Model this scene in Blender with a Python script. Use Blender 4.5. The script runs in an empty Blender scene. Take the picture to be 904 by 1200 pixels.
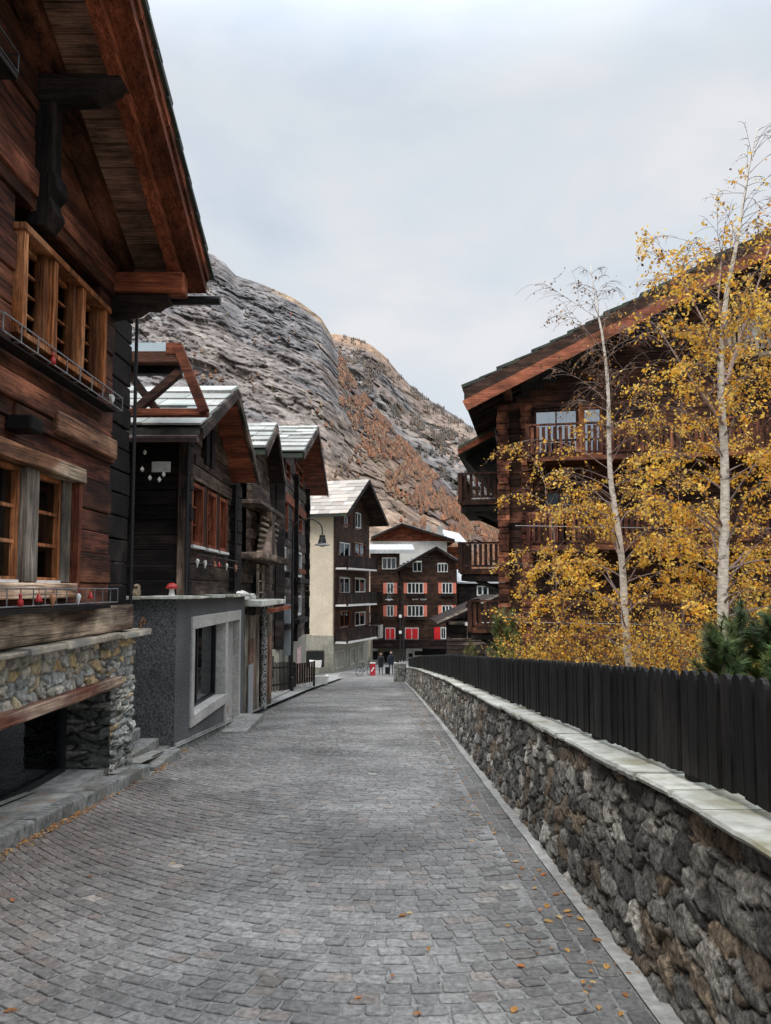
import bpy, math, random
import numpy as np
from mathutils import Vector, Matrix, Euler
rnd = random.Random(7)
PI = math.pi
scene = bpy.context.scene
COL = scene.collection

# ------------------------------------------------------------------ camera model (shared by the measuring helpers)
FPX, CX, YC, PITCH = 900.0, 452.0, 627.0, math.radians(4)
EYE = Vector((0, 0, 1.6))
def ray(px, py):
    u, v = (px - CX) / FPX, -(py - YC) / FPX
    return Vector((u, math.cos(PITCH) - v * math.sin(PITCH), math.sin(PITCH) + v * math.cos(PITCH)))
def atY(px, py, Y):
    d = ray(px, py); return EYE + d * (Y / d.y)
def atX(px, py, X):
    d = ray(px, py); return EYE + d * (X / d.x)
class Frame:
    """the upright plane of a facade: x along it, y into the building, z up"""
    def __init__(s, x, y, rz):
        s.o = Vector((x, y, 0)); s.rz = rz
        s.ax = Vector((math.cos(rz), math.sin(rz), 0)); s.ay = Vector((-math.sin(rz), math.cos(rz), 0))
    def hit(s, px, py, dep=0.0):
        d = ray(px, py); o = s.o + s.ay * dep
        t = (o - EYE).dot(s.ay) / d.dot(s.ay)
        p = EYE + d * t - s.o
        return p.dot(s.ax), p.z
    def rect(s, x0, y0, x1, y1, dep=0.0):
        xm, ym = (x0 + x1) / 2, (y0 + y1) / 2
        a = s.hit(x0, ym, dep)[0]; b = s.hit(x1, ym, dep)[0]
        return a, s.hit(xm, y1, dep)[1], b, s.hit(xm, y0, dep)[1]

# ------------------------------------------------------------------ ground profile of the street, falling away from the viewer
GY = [-60, -5, 0, 3, 6, 10, 16, 30, 47, 55, 62, 70, 90, 130, 2000]
GZ = [2.4, .25, 0, -.13, -.36, -.68, -1.15, -2.38, -4.0, -4.75, -5.1, -5.25, -5.6, -6, -6]
def gnd(y): return float(np.interp(y, GY, GZ))
def gndv(y): return np.interp(y, GY, GZ)

# ------------------------------------------------------------------ noise in numpy
def _h(ix, iy, s):
    n = (ix.astype(np.int64) * 374761393 + iy.astype(np.int64) * 668265263 + s * 1274126177) & 0xffffffff
    n = ((n ^ (n >> 13)) * 1274126177) & 0xffffffff
    n = n ^ (n >> 16)
    return (n & 0xffffff) / float(0xffffff)
def vnoise(x, y, s=0):
    ix, iy = np.floor(x), np.floor(y); fx, fy = x - ix, y - iy
    fx = fx * fx * (3 - 2 * fx); fy = fy * fy * (3 - 2 * fy)
    a, b, c, d = _h(ix, iy, s), _h(ix + 1, iy, s), _h(ix, iy + 1, s), _h(ix + 1, iy + 1, s)
    return (a * (1 - fx) + b * fx) * (1 - fy) + (c * (1 - fx) + d * fx) * fy
def fbm(x, y, s=0, o=5, ridged=False):
    t = 0; a = .5
    for k in range(o):
        n = vnoise(x * 2 ** k, y * 2 ** k, s + k * 17)
        t = t + a * ((1 - abs(2 * n - 1)) if ridged else n); a *= .5
    return t
def cells(x, y, s=0, jit=.85):
    ix, iy = np.floor(x), np.floor(y)
    f1 = np.full(x.shape, 9.); f2 = np.full(x.shape, 9.); cid = np.zeros(x.shape); ox = np.zeros(x.shape); oy = np.zeros(x.shape)
    for dx in (-1, 0, 1):
        for dy in (-1, 0, 1):
            jx, jy = ix + dx, iy + dy
            px = jx + .5 + (_h(jx, jy, s) - .5) * jit; py = jy + .5 + (_h(jx, jy, s + 5) - .5) * jit
            d = np.sqrt((x - px) ** 2 + (y - py) ** 2); i = _h(jx, jy, s + 9)
            n = d < f1
            f2 = np.where(n, f1, np.minimum(f2, d)); cid = np.where(n, i, cid); f1 = np.where(n, d, f1)
            ox = np.where(n, x - px, ox); oy = np.where(n, y - py, oy)
    return f1, f2, cid, ox, oy

# ------------------------------------------------------------------ materials
MATS = {}
def N(nt, t, **kw):
    n = nt.nodes.new(t)
    for k, v in kw.items():
        try: setattr(n, k, v)
        except Exception: n.inputs[k].default_value = v
    return n
def mat(name, c1, c2, scale=6, stretch=(1, 1, 1), rough=.8, bump=.3, c3=None, s3=1.2, t3=.55, spec=.3, metal=0, col=True, lo=.35, hi=.65, bdist=.01, detail=8, grime=None, grain=False):
    if name in MATS: return MATS[name]
    m = bpy.data.materials.new(name); m.use_nodes = True; nt = m.node_tree; nt.nodes.clear(); L = nt.links.new
    out = N(nt, 'ShaderNodeOutputMaterial'); b = N(nt, 'ShaderNodeBsdfPrincipled')
    b.inputs['Metallic'].default_value = metal; b.inputs['Specular IOR Level'].default_value = spec
    L(b.outputs[0], out.inputs[0])
    tc = N(nt, 'ShaderNodeTexCoord'); mp = N(nt, 'ShaderNodeMapping'); mp.inputs['Scale'].default_value = stretch
    L(tc.outputs['Object'], mp.inputs[0])
    no = N(nt, 'ShaderNodeTexNoise'); no.inputs['Scale'].default_value = scale; no.inputs['Detail'].default_value = detail; no.inputs['Roughness'].default_value = .65
    L(mp.outputs[0], no.inputs[0])
    rp = N(nt, 'ShaderNodeValToRGB'); rp.color_ramp.elements[0].position = lo; rp.color_ramp.elements[1].position = hi
    rp.color_ramp.elements[0].color = (*c1, 1); rp.color_ramp.elements[1].color = (*c2, 1)
    L(no.outputs[0], rp.inputs[0]); colr = rp.outputs[0]
    def mixc(fac, a, bb, mode='MIX'):
        mx = N(nt, 'ShaderNodeMix'); mx.data_type = 'RGBA'; mx.blend_type = mode
        if isinstance(fac, float): mx.inputs[0].default_value = fac
        else: L(fac, mx.inputs[0])
        L(a, mx.inputs[6])
        if isinstance(bb, tuple): mx.inputs[7].default_value = (*bb, 1)
        else: L(bb, mx.inputs[7])
        return mx.outputs[2]
    if c3 is not None:
        n3 = N(nt, 'ShaderNodeTexNoise'); n3.inputs['Scale'].default_value = s3; n3.inputs['Detail'].default_value = 5
        m3 = N(nt, 'ShaderNodeMapping'); m3.inputs['Scale'].default_value = tuple(math.sqrt(q) for q in stretch); L(tc.outputs['Object'], m3.inputs[0]); L(m3.outputs[0], n3.inputs[0])
        r3 = N(nt, 'ShaderNodeMapRange'); r3.inputs[1].default_value = t3 - .07; r3.inputs[2].default_value = t3 + .1; L(n3.outputs[0], r3.inputs[0])
        colr = mixc(r3.outputs[0], colr, c3)
    hgt = no.outputs[0]
    if grain:                                                     # fine fibres, drying cracks and knots
        g1 = N(nt, 'ShaderNodeTexNoise'); g1.inputs['Scale'].default_value = scale * 5; g1.inputs['Detail'].default_value = 4; gm = N(nt, 'ShaderNodeMapping'); gm.inputs['Scale'].default_value = tuple(q * .45 if q < .5 else q for q in stretch)
        L(tc.outputs['Object'], gm.inputs[0]); L(gm.outputs[0], g1.inputs[0])
        gr = N(nt, 'ShaderNodeMapRange'); gr.inputs[1].default_value = .32; gr.inputs[2].default_value = .68; gr.inputs[3].default_value = .55; gr.inputs[4].default_value = 1.5; L(g1.outputs[0], gr.inputs[0])
        g2 = N(nt, 'ShaderNodeTexNoise'); g2.inputs['Scale'].default_value = scale * .8; g2.inputs['Detail'].default_value = 3; g2.inputs['Distortion'].default_value = .6; L(gm.outputs[0], g2.inputs[0])
        a1 = N(nt, 'ShaderNodeMath'); a1.operation = 'SUBTRACT'; a1.inputs[1].default_value = .5; L(g2.outputs[0], a1.inputs[0])
        a2 = N(nt, 'ShaderNodeMath'); a2.operation = 'ABSOLUTE'; L(a1.outputs[0], a2.inputs[0])
        ck = N(nt, 'ShaderNodeMapRange'); ck.inputs[1].default_value = .0; ck.inputs[2].default_value = .022; ck.inputs[3].default_value = .28; ck.inputs[4].default_value = 1; L(a2.outputs[0], ck.inputs[0])
        n5 = N(nt, 'ShaderNodeTexNoise'); n5.inputs['Scale'].default_value = 3.2; n5.inputs['Detail'].default_value = 9; n5.inputs['Roughness'].default_value = .7; m5 = N(nt, 'ShaderNodeMapping'); m5.inputs['Scale'].default_value = tuple(.45 if q < .5 else 1 for q in stretch); L(tc.outputs['Object'], m5.inputs[0]); L(m5.outputs[0], n5.inputs[0])
        bl = N(nt, 'ShaderNodeMapRange'); bl.inputs[1].default_value = .36; bl.inputs[2].default_value = .66; bl.inputs[3].default_value = .45; bl.inputs[4].default_value = 1.75; L(n5.outputs[0], bl.inputs[0])
        p1 = N(nt, 'ShaderNodeMath'); p1.operation = 'MULTIPLY'; L(gr.outputs[0], p1.inputs[0]); L(ck.outputs[0], p1.inputs[1])
        p2 = N(nt, 'ShaderNodeMath'); p2.operation = 'MULTIPLY'; L(p1.outputs[0], p2.inputs[0]); L(bl.outputs[0], p2.inputs[1])
        vm = N(nt, 'ShaderNodeVectorMath'); vm.operation = 'SCALE'; L(colr, vm.inputs[0]); L(p2.outputs[0], vm.inputs[3]); colr = vm.outputs[0]
        hm = N(nt, 'ShaderNodeMath'); hm.operation = 'MULTIPLY'; L(no.outputs[0], hm.inputs[0]); L(p1.outputs[0], hm.inputs[1]); hgt = hm.outputs[0]
    if grime is not None:
        n4 = N(nt, 'ShaderNodeTexNoise'); n4.inputs['Scale'].default_value = .9; n4.inputs['Detail'].default_value = 6; L(tc.outputs['Object'], n4.inputs[0])
        r4 = N(nt, 'ShaderNodeMapRange'); r4.inputs[1].default_value = .3; r4.inputs[2].default_value = .7; r4.inputs[3].default_value = 1 - grime; r4.inputs[4].default_value = 1 + grime * .5; L(n4.outputs[0], r4.inputs[0])
        mm = N(nt, 'ShaderNodeVectorMath'); mm.operation = 'SCALE'; L(colr, mm.inputs[0]); L(r4.outputs[0], mm.inputs[3]); colr = mm.outputs[0]
    if col:
        at = N(nt, 'ShaderNodeAttribute'); at.attribute_name = 'Col'
        colr = mixc(1.0, colr, at.outputs['Color'], 'MULTIPLY')
    L(colr, b.inputs['Base Color'])
    rr = N(nt, 'ShaderNodeMapRange'); rr.inputs[3].default_value = max(rough - .12, .02); rr.inputs[4].default_value = min(rough + .12, 1); L(no.outputs[0], rr.inputs[0]); L(rr.outputs[0], b.inputs['Roughness'])
    if bump:
        bp = N(nt, 'ShaderNodeBump'); bp.inputs['Strength'].default_value = bump; bp.inputs['Distance'].default_value = bdist
        L(hgt, bp.inputs['Height']); L(bp.outputs[0], b.inputs['Normal'])
    MATS[name] = m; return m
def glassmat(name, tint=(.6, .65, .65), fac=.35, rough=.03):
    m = bpy.data.materials.new(name); m.use_nodes = True; nt = m.node_tree; nt.nodes.clear(); L = nt.links.new
    out = N(nt, 'ShaderNodeOutputMaterial'); mx = N(nt, 'ShaderNodeMixShader')
    t = N(nt, 'ShaderNodeBsdfTransparent'); t.inputs[0].default_value = (*tint, 1)
    g = N(nt, 'ShaderNodeBsdfGlossy'); g.inputs['Roughness'].default_value = rough; g.inputs[0].default_value = (.8, .85, .9, 1)
    no = N(nt, 'ShaderNodeTexNoise'); no.inputs['Scale'].default_value = 2.5; bp = N(nt, 'ShaderNodeBump'); bp.inputs['Strength'].default_value = .05
    L(no.outputs[0], bp.inputs['Height']); L(bp.outputs[0], g.inputs['Normal'])
    lw = N(nt, 'ShaderNodeLayerWeight'); lw.inputs[0].default_value = fac
    L(lw.outputs['Fresnel'], mx.inputs[0]); L(t.outputs[0], mx.inputs[1]); L(g.outputs[0], mx.inputs[2]); L(mx.outputs[0], out.inputs[0])
    return m
X3, Y3, Z3 = (.06, 1, 1), (1, .06, 1), (1, 1, .06)
def wood(n, a, b, c3=None, along='x', scale=22, t3=.56, rough=.75, bump=.6):
    st = {'x': (.07, 1, 1), 'y': (1, .07, 1), 'z': (1, 1, .07)}[along]
    return mat(n + '_' + along, a, b, scale=scale, stretch=st, rough=rough, bump=bump, c3=c3, s3=2.2, t3=t3, bdist=.006, spec=.2, grime=.45, grain=True)
def WD(kind, along='x'):
    P = {
        'dark':  ((.013, .007, .006), (.075, .034, .023), (.15, .062, .036)),
        'red':   ((.013, .006, .005), (.115, .038, .022), (.25, .095, .052)),
        'deep':  ((.004, .003, .004), (.028, .015, .012), (.05, .03, .022)),
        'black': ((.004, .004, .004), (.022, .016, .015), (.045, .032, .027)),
        'fascia':((.18, .055, .030), (.32, .11, .06), (.24, .08, .045)),
        'orange':((.17, .055, .018), (.46, .17, .065), (.52, .25, .12)),
        'terra': ((.12, .032, .016), (.30, .088, .042), (.18, .055, .028)),
        'grey':  ((.06, .05, .042), (.26, .22, .18), (.36, .30, .22)),
        'tan':   ((.22, .12, .085), (.36, .21, .145), (.28, .155, .105)),
        'brown': ((.025, .013, .009), (.075, .038, .024), (.045, .024, .017)),
        'barn':  ((.012, .009, .008), (.088, .060, .046), (.21, .155, .12)),
    }[kind]
    return wood('wood_' + kind, P[0], P[1], P[2], along, t3={'red': .54, 'dark': .56, 'grey': .55}.get(kind, .58))
slate = mat('roof_slate', (.09, .10, .095), (.27, .28, .26), 9, rough=.55, bump=.5, c3=(.36, .37, .33), s3=2, t3=.5, spec=.5)
slate_dark = mat('slate_edge', (.02, .025, .022), (.07, .08, .07), 9, rough=.7, bump=.6, c3=(.05, .07, .035), t3=.55)
slate_pale = mat('roof_slate_pale', (.24, .24, .225), (.50, .49, .455), 11, rough=.75, bump=.7, grime=.35, c3=(.40, .415, .385), s3=1.5, t3=.5, spec=.5)
rubble = mat('rubble_stone', (.45, .45, .45), (1.5, 1.45, 1.36), 22, rough=.9, bump=.9, bdist=.02, grime=.4, lo=.3, hi=.7)
rubble_coarse = mat('rubble_stone_coarse', (.30, .30, .31), (2.2, 2.1, 1.95), 34, rough=.9, bump=1, bdist=.03, grime=.4, lo=.34, hi=.66, detail=14)
coping_m = mat('coping_stone', (.38, .38, .33), (.64, .64, .57), 9, rough=.85, bump=.6, c3=(.30, .28, .19), s3=3, t3=.58, grime=.3)
cobble_m = mat('cobble_stone', (.55, .55, .55), (1.4, 1.39, 1.37), 34, rough=.62, bump=.7, bdist=.004, grime=.45, spec=.4)
grout_m = mat('cobble_grout', (.16, .157, .15), (.34, .335, .32), 30, rough=.95, bump=.8, col=False, grime=.4)
granite = mat('kerb_granite', (.12, .122, .115), (.38, .375, .35), 14, rough=.85, bump=.8, c3=(.17, .16, .13), s3=2, grime=.4)
concrete = mat('concrete', (.20, .195, .18), (.36, .35, .33), 12, rough=.9, bump=.5, col=True, grime=.35)
plaster_grey = mat('rough_grey_plaster', (.037, .038, .039), (.18, .182, .182), 38, rough=.95, bump=1.0, bdist=.02, grime=.35, detail=3)
plaster_cream = mat('cream_plaster', (.58, .49, .37), (.68, .59, .46), 5, rough=.9, bump=.3, grime=.12)
plaster_white = mat('white_plaster', (.58, .56, .52), (.72, .70, .66), 6, rough=.9, bump=.2, grime=.15)
plaster_beige = mat('beige_plaster', (.24, .225, .18), (.36, .34, .28), 7, rough=.9, bump=.4, grime=.25)
paint_white = mat('white_paint', (.62, .62, .60), (.78, .78, .76), 12, rough=.5, bump=.1, grime=.12)
paint_pale = mat('pale_stone_frame', (.32, .31, .29), (.50, .48, .45), 16, rough=.75, bump=.4, grime=.3)
paint_red = mat('red_shutter_paint', (.60, .018, .022), (.78, .03, .035), 8, rough=.5, bump=.1, grime=.1)
paint_salmon = mat('salmon_shutter_paint', (.62, .17, .11), (.74, .25, .17), 8, rough=.6, bump=.1, grime=.1)
metal_black = mat('black_metal', (.008, .008, .009), (.022, .022, .024), 20, rough=.45, bump=.1, metal=.3, spec=.5)
metal_grey = mat('grey_metal', (.10, .10, .105), (.26, .26, .27), 20, rough=.45, bump=.2, metal=.6, spec=.5)
fence_m = mat('fence_black_stain', (.003, .003, .0035), (.016, .014, .014), 22, stretch=(1, 1, .06), rough=.7, bump=.8, grime=.5, spec=.25, c3=(.028, .024, .022), s3=3, t3=.58, grain=True)
curtain_m = mat('curtain_cloth', (.42, .42, .42), (.75, .74, .72), 3, stretch=(8, 1, .2), rough=.95, bump=.4)
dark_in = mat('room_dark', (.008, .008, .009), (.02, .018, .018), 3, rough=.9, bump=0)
glass_m = glassmat('window_glass')
glass_clear = glassmat('shop_glass', (.85, .92, .90), .22)
glass_sky = glassmat('sky_reflecting_glass', (.25, .3, .32), .8, .05)
leaf_m = mat('birch_leaf', (.8, .8, .8), (1.15, 1.1, 1.0), 9, rough=.6, bump=0, spec=.3)
def thin(m, f):
    nt = m.node_tree; b = [n for n in nt.nodes if n.type == 'BSDF_PRINCIPLED'][0]; o = [n for n in nt.nodes if n.type == 'OUTPUT_MATERIAL'][0]
    t = N(nt, 'ShaderNodeBsdfTranslucent'); mx = N(nt, 'ShaderNodeMixShader'); mx.inputs[0].default_value = f
    nt.links.new(b.inputs['Base Color'].links[0].from_socket, t.inputs[0]); nt.links.new(b.outputs[0], mx.inputs[1]); nt.links.new(t.outputs[0], mx.inputs[2]); nt.links.new(mx.outputs[0], o.inputs[0])
thin(leaf_m, .48)
bark_m = mat('birch_bark', (.42, .36, .30), (.80, .74, .66), 14, stretch=(1, 1, 2.6), rough=.8, bump=.5, c3=(.04, .03, .028), s3=5, t3=.64)
twig_m = mat('twig_bark', (.11, .075, .065), (.27, .20, .18), 20, rough=.8, bump=.2)
needle_m = mat('pine_needle', (.8, .8, .8), (1.2, 1.2, 1.2), 9, rough=.6, bump=0)
def cloth(n, c): return mat(n, tuple(q * .7 for q in c), tuple(q * 1.2 for q in c), 14, rough=.9, bump=.3)

# ------------------------------------------------------------------ mesh building
def link(o, parent=None):
    COL.objects.link(o)
    if parent is not None: o.parent = parent
    return o
def np_mesh(name, V, F, m, col=None, parent=None, smooth=False, loc=None):
    me = bpy.data.meshes.new(name)
    V = np.asarray(V, dtype=np.float32).reshape(-1, 3)
    if isinstance(F, np.ndarray):
        k = F.shape[1]; me.vertices.add(len(V)); me.vertices.foreach_set('co', V.ravel())
        me.loops.add(F.size); me.loops.foreach_set('vertex_index', F.astype(np.int32).ravel())
        me.polygons.add(len(F)); me.polygons.foreach_set('loop_start', np.arange(0, F.size, k, dtype=np.int32))
        me.update(calc_edges=True); me.validate()
    else:
        me.from_pydata(V.tolist(), [], F); me.update()
    c = np.ones((len(V), 4), dtype=np.float32)
    if col is not None:
        col = np.asarray(col, dtype=np.float32)
        c[:, :3] = col[:, None] if col.ndim == 1 else col
    a = me.color_attributes.new('Col', 'FLOAT_COLOR', 'POINT'); a.data.foreach_set('color', c.ravel())
    if smooth: me.polygons.foreach_set('use_smooth', np.ones(len(me.polygons), dtype=bool))
    me.materials.append(m)
    o = bpy.data.objects.new(name, me); link(o, parent)
    if loc is not None: o.location = loc
    return o
class MB:
    def __init__(s): s.v = []; s.f = []; s.c = []
    def add(s, vs, fs, t=1.0):
        b = len(s.v); s.v += [tuple(p) for p in vs]; s.f += [tuple(i + b for i in f) for f in fs]
        s.c += [t if isinstance(t, tuple) else (t, t, t)] * len(vs); return s
    def box(s, x0, y0, z0, x1, y1, z1, t=1.0, j=0.0):
        vs = [(x, y, z) for z in (z0, z1) for y in (y0, y1) for x in (x0, x1)]
        if j: vs = [(x + rnd.uniform(-j, j), y + rnd.uniform(-j, j), z + rnd.uniform(-j, j)) for x, y, z in vs]
        return s.add(vs, [(0, 2, 3, 1), (4, 5, 7, 6), (0, 1, 5, 4), (2, 6, 7, 3), (0, 4, 6, 2), (1, 3, 7, 5)], t)
    def beam(s, p0, p1, w, h, t=1.0, up=(0, 0, 1)):
        p0, p1 = Vector(p0), Vector(p1); d = (p1 - p0).normalized(); u = Vector(up)
        r = d.cross(u)
        if r.length < 1e-4: r = d.cross(Vector((0, 1, 0)))
        r.normalize(); u = r.cross(d).normalized()
        vs = [p + r * a * w / 2 + u * b * h / 2 for p in (p0, p1) for a, b in ((-1, -1), (1, -1), (1, 1), (-1, 1))]
        return s.add(vs, [(3, 2, 1, 0), (4, 5, 6, 7), (0, 1, 5, 4), (1, 2, 6, 5), (2, 3, 7, 6), (3, 0, 4, 7)], t)
    def tube(s, pts, r, n=8, t=1.0, cap=True):
        pts = [Vector(p) for p in pts]; R = r if isinstance(r, (list, tuple)) else [r] * len(pts); vs = []; fs = []
        pr = None
        for i, p in enumerate(pts):
            d = (pts[min(i + 1, len(pts) - 1)] - pts[max(i - 1, 0)]).normalized()
            if pr is None: pr = d.orthogonal().normalized()
            pr = (pr - d * pr.dot(d)).normalized(); q = d.cross(pr)
            vs += [p + (pr * math.cos(2 * PI * k / n) + q * math.sin(2 * PI * k / n)) * R[i] for k in range(n)]
        for i in range(len(pts) - 1):
            fs += [(i * n + k, i * n + (k + 1) % n, (i + 1) * n + (k + 1) % n, (i + 1) * n + k) for k in range(n)]
        if cap: fs += [tuple(range(n))[::-1], tuple((len(pts) - 1) * n + k for k in range(n))]
        return s.add(vs, fs, t)
    def lathe(s, prof, c=(0, 0, 0), n=16, t=1.0, ax='z'):
        vs = []; fs = []
        for r, z in prof:
            for k in range(n):
                a = 2 * PI * k / n; p = (r * math.cos(a), r * math.sin(a), z)
                if ax == 'y': p = (p[0], p[2], p[1])
                if ax == 'x': p = (p[2], p[0], p[1])
                vs.append((p[0] + c[0], p[1] + c[1], p[2] + c[2]))
        for i in range(len(prof) - 1): fs += [(i * n + k, i * n + (k + 1) % n, (i + 1) * n + (k + 1) % n, (i + 1) * n + k) for k in range(n)]
        return s.add(vs, fs, t)
    def prism(s, poly, a, b, ax='y', t=1.0):
        """poly in (x, z) drawn out along y from a to b (or (y, z) along x)"""
        n = len(poly)
        mk = (lambda p, q: (p[0], q, p[1])) if ax == 'y' else ((lambda p, q: (q, p[0], p[1])) if ax == 'x' else (lambda p, q: (p[0], p[1], q)))
        vs = [mk(p, a) for p in poly] + [mk(p, b) for p in poly]
        return s.add(vs, [tuple(range(n)), tuple(range(2 * n - 1, n - 1, -1))] + [(i, i + n, (i + 1) % n + n, (i + 1) % n) for i in range(n)], t)
    def build(s, name, m, parent=None, loc=None, smooth=False, bevel=0):
        o = np_mesh(name, s.v, s.f, m, np.array(s.c), parent, smooth, loc)
        if bevel:
            b = o.modifiers.new('bevel', 'BEVEL'); b.width = bevel; b.segments = 2; b.limit_method = 'ANGLE'
        return o
def tag(o, label=None, cat=None, group=None, kind=None):
    for k, v in (('label', label), ('category', cat), ('group', group), ('kind', kind)):
        if v: o[k] = v
    return o
def thing(name, label, cat, loc=(0, 0, 0), rz=0.0, group=None):
    o = bpy.data.objects.new(name, None); link(o); o.location = loc; o.rotation_euler = (0, 0, rz); o.empty_display_size = .2
    return tag(o, label, cat, group)
def struct(o): o['kind'] = 'structure'; return o
def copy_thing(root, loc, rz=None, label=None, scale=None):
    r = root.copy(); COL.objects.link(r); r.location = loc
    if rz is not None: r.rotation_euler = (0, 0, rz)
    if scale: r.scale = (scale,) * 3
    if label: r['label'] = label
    for ch in [o for o in bpy.data.objects if o.parent == root]:
        c = ch.copy(); COL.objects.link(c); c.parent = r
        for g in [o for o in bpy.data.objects if o.parent == ch]:
            d = g.copy(); COL.objects.link(d); d.parent = c
    return r
TR = lambda a=.72, b=1.3: rnd.uniform(a, b)

# ------------------------------------------------------------------ camera, sky, sun
cam = bpy.data.objects.new('camera', bpy.data.cameras.new('camera')); link(cam)
cam.location = EYE; cam.rotation_euler = (PI / 2 + PITCH, 0, 0)
cam.data.sensor_fit = 'VERTICAL'; cam.data.sensor_height = 36; cam.data.lens = 27; cam.data.shift_y = 27 / 1200; cam.data.clip_end = 6000; cam.data.clip_start = .05
scene.camera = cam
scene.view_settings.view_transform = 'Standard'; scene.view_settings.look = 'None'; scene.view_settings.exposure = 0
w = bpy.data.worlds.new('World'); scene.world = w; w.use_nodes = True; nt = w.node_tree; nt.nodes.clear()
SUN_EL, SUN_AZ = math.radians(52), math.radians(215)
out = N(nt, 'ShaderNodeOutputWorld'); bg = N(nt, 'ShaderNodeBackground'); bg.inputs[1].default_value = .1
sk = N(nt, 'ShaderNodeTexSky'); sk.sky_type = 'NISHITA'; sk.sun_disc = False; sk.sun_elevation = SUN_EL; sk.sun_rotation = SUN_AZ; sk.air_density = 1; sk.dust_density = 2
tc = N(nt, 'ShaderNodeTexCoord')
mp = N(nt, 'ShaderNodeMapping'); mp.inputs['Scale'].default_value = (1, 1, 2.1); nt.links.new(tc.outputs['Generated'], mp.inputs[0])
n1 = N(nt, 'ShaderNodeTexNoise'); n1.inputs['Scale'].default_value = 2.6; n1.inputs['Detail'].default_value = 7; n1.inputs['Roughness'].default_value = .5; n1.inputs['Distortion'].default_value = .25
nt.links.new(mp.outputs[0], n1.inputs[0])
cr = N(nt, 'ShaderNodeValToRGB'); e = cr.color_ramp.elements
e[0].position = .36; e[0].color = (5.9, 6.6, 7.5, 1); e[1].position = .64; e[1].color = (8.1, 8.1, 8.2, 1)
k = e.new(.5); k.color = (6.9, 7.4, 7.95, 1)
nt.links.new(n1.outputs[0], cr.inputs[0])
mx = N(nt, 'ShaderNodeMix'); mx.data_type = 'RGBA'; mx.inputs[0].default_value = .9
nt.links.new(sk.outputs[0], mx.inputs[6]); nt.links.new(cr.outputs[0], mx.inputs[7])
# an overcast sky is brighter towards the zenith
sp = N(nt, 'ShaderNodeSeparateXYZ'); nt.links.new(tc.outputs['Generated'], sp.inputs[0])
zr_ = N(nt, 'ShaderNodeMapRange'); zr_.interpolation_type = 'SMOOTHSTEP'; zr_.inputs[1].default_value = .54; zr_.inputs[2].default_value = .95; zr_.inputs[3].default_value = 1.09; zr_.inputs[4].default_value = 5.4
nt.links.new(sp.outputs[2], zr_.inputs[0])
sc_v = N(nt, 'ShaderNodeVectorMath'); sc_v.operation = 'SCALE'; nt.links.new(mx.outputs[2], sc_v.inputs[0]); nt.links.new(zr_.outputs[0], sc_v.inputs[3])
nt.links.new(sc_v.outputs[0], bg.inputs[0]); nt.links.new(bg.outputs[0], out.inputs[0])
sl = bpy.data.lights.new('sun', 'SUN'); sl.energy = 1.5; sl.angle = math.radians(18); sl.color = (1, .95, .88)
so = bpy.data.objects.new('sun', sl); link(so)
# the sun lamp shines from behind the viewer, a little from the left
dirv = Vector((math.sin(SUN_AZ) * math.cos(SUN_EL), math.cos(SUN_AZ) * math.cos(SUN_EL), math.sin(SUN_EL)))
so.rotation_euler = dirv.to_track_quat('Z', 'Y').to_euler()
so.location = (0, -5, 40)
# ================================================================== GROUND, ROAD, KERB
def sheet(name, xs, ys, zf, m, dz=0.0):
    Xg, Yg = np.meshgrid(xs, ys); Z = zf(Xg, Yg) + dz
    V = np.stack([Xg, Yg, Z], -1).reshape(-1, 3); nx, ny = len(xs), len(ys)
    i = np.arange(ny - 1)[:, None] * nx + np.arange(nx - 1)[None]; F = np.stack([i, i + 1, i + nx + 1, i + nx], -1).reshape(-1, 4)
    return np_mesh(name, V, F, m)
earth = mat('earth', (.05, .045, .03), (.13, .11, .07), 2, rough=1, bump=.5, col=False)
struct(sheet('ground', [-1500, -200, -60, -20, -8, -3, 0, 2, 8, 20, 60, 200, 1500], GY[:-1] + [400, 2500], lambda x, y: gndv(y), earth, -.25))
struct(sheet('road', [-3.9, 0, 1.32], [-6, -3] + [k * 1.0 for k in range(0, 60)] + [60, 62, 66, 70], lambda x, y: gndv(y), grout_m, -.005))
struct(sheet('plaza', [-14, -3.9], [47, 50, 55, 62, 70, 76], lambda x, y: gndv(y), concrete, -.02))
struct(sheet('plaza', [1.3, 14], [47, 50, 55, 62, 70, 76], lambda x, y: gndv(y), concrete, -.02))

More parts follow.
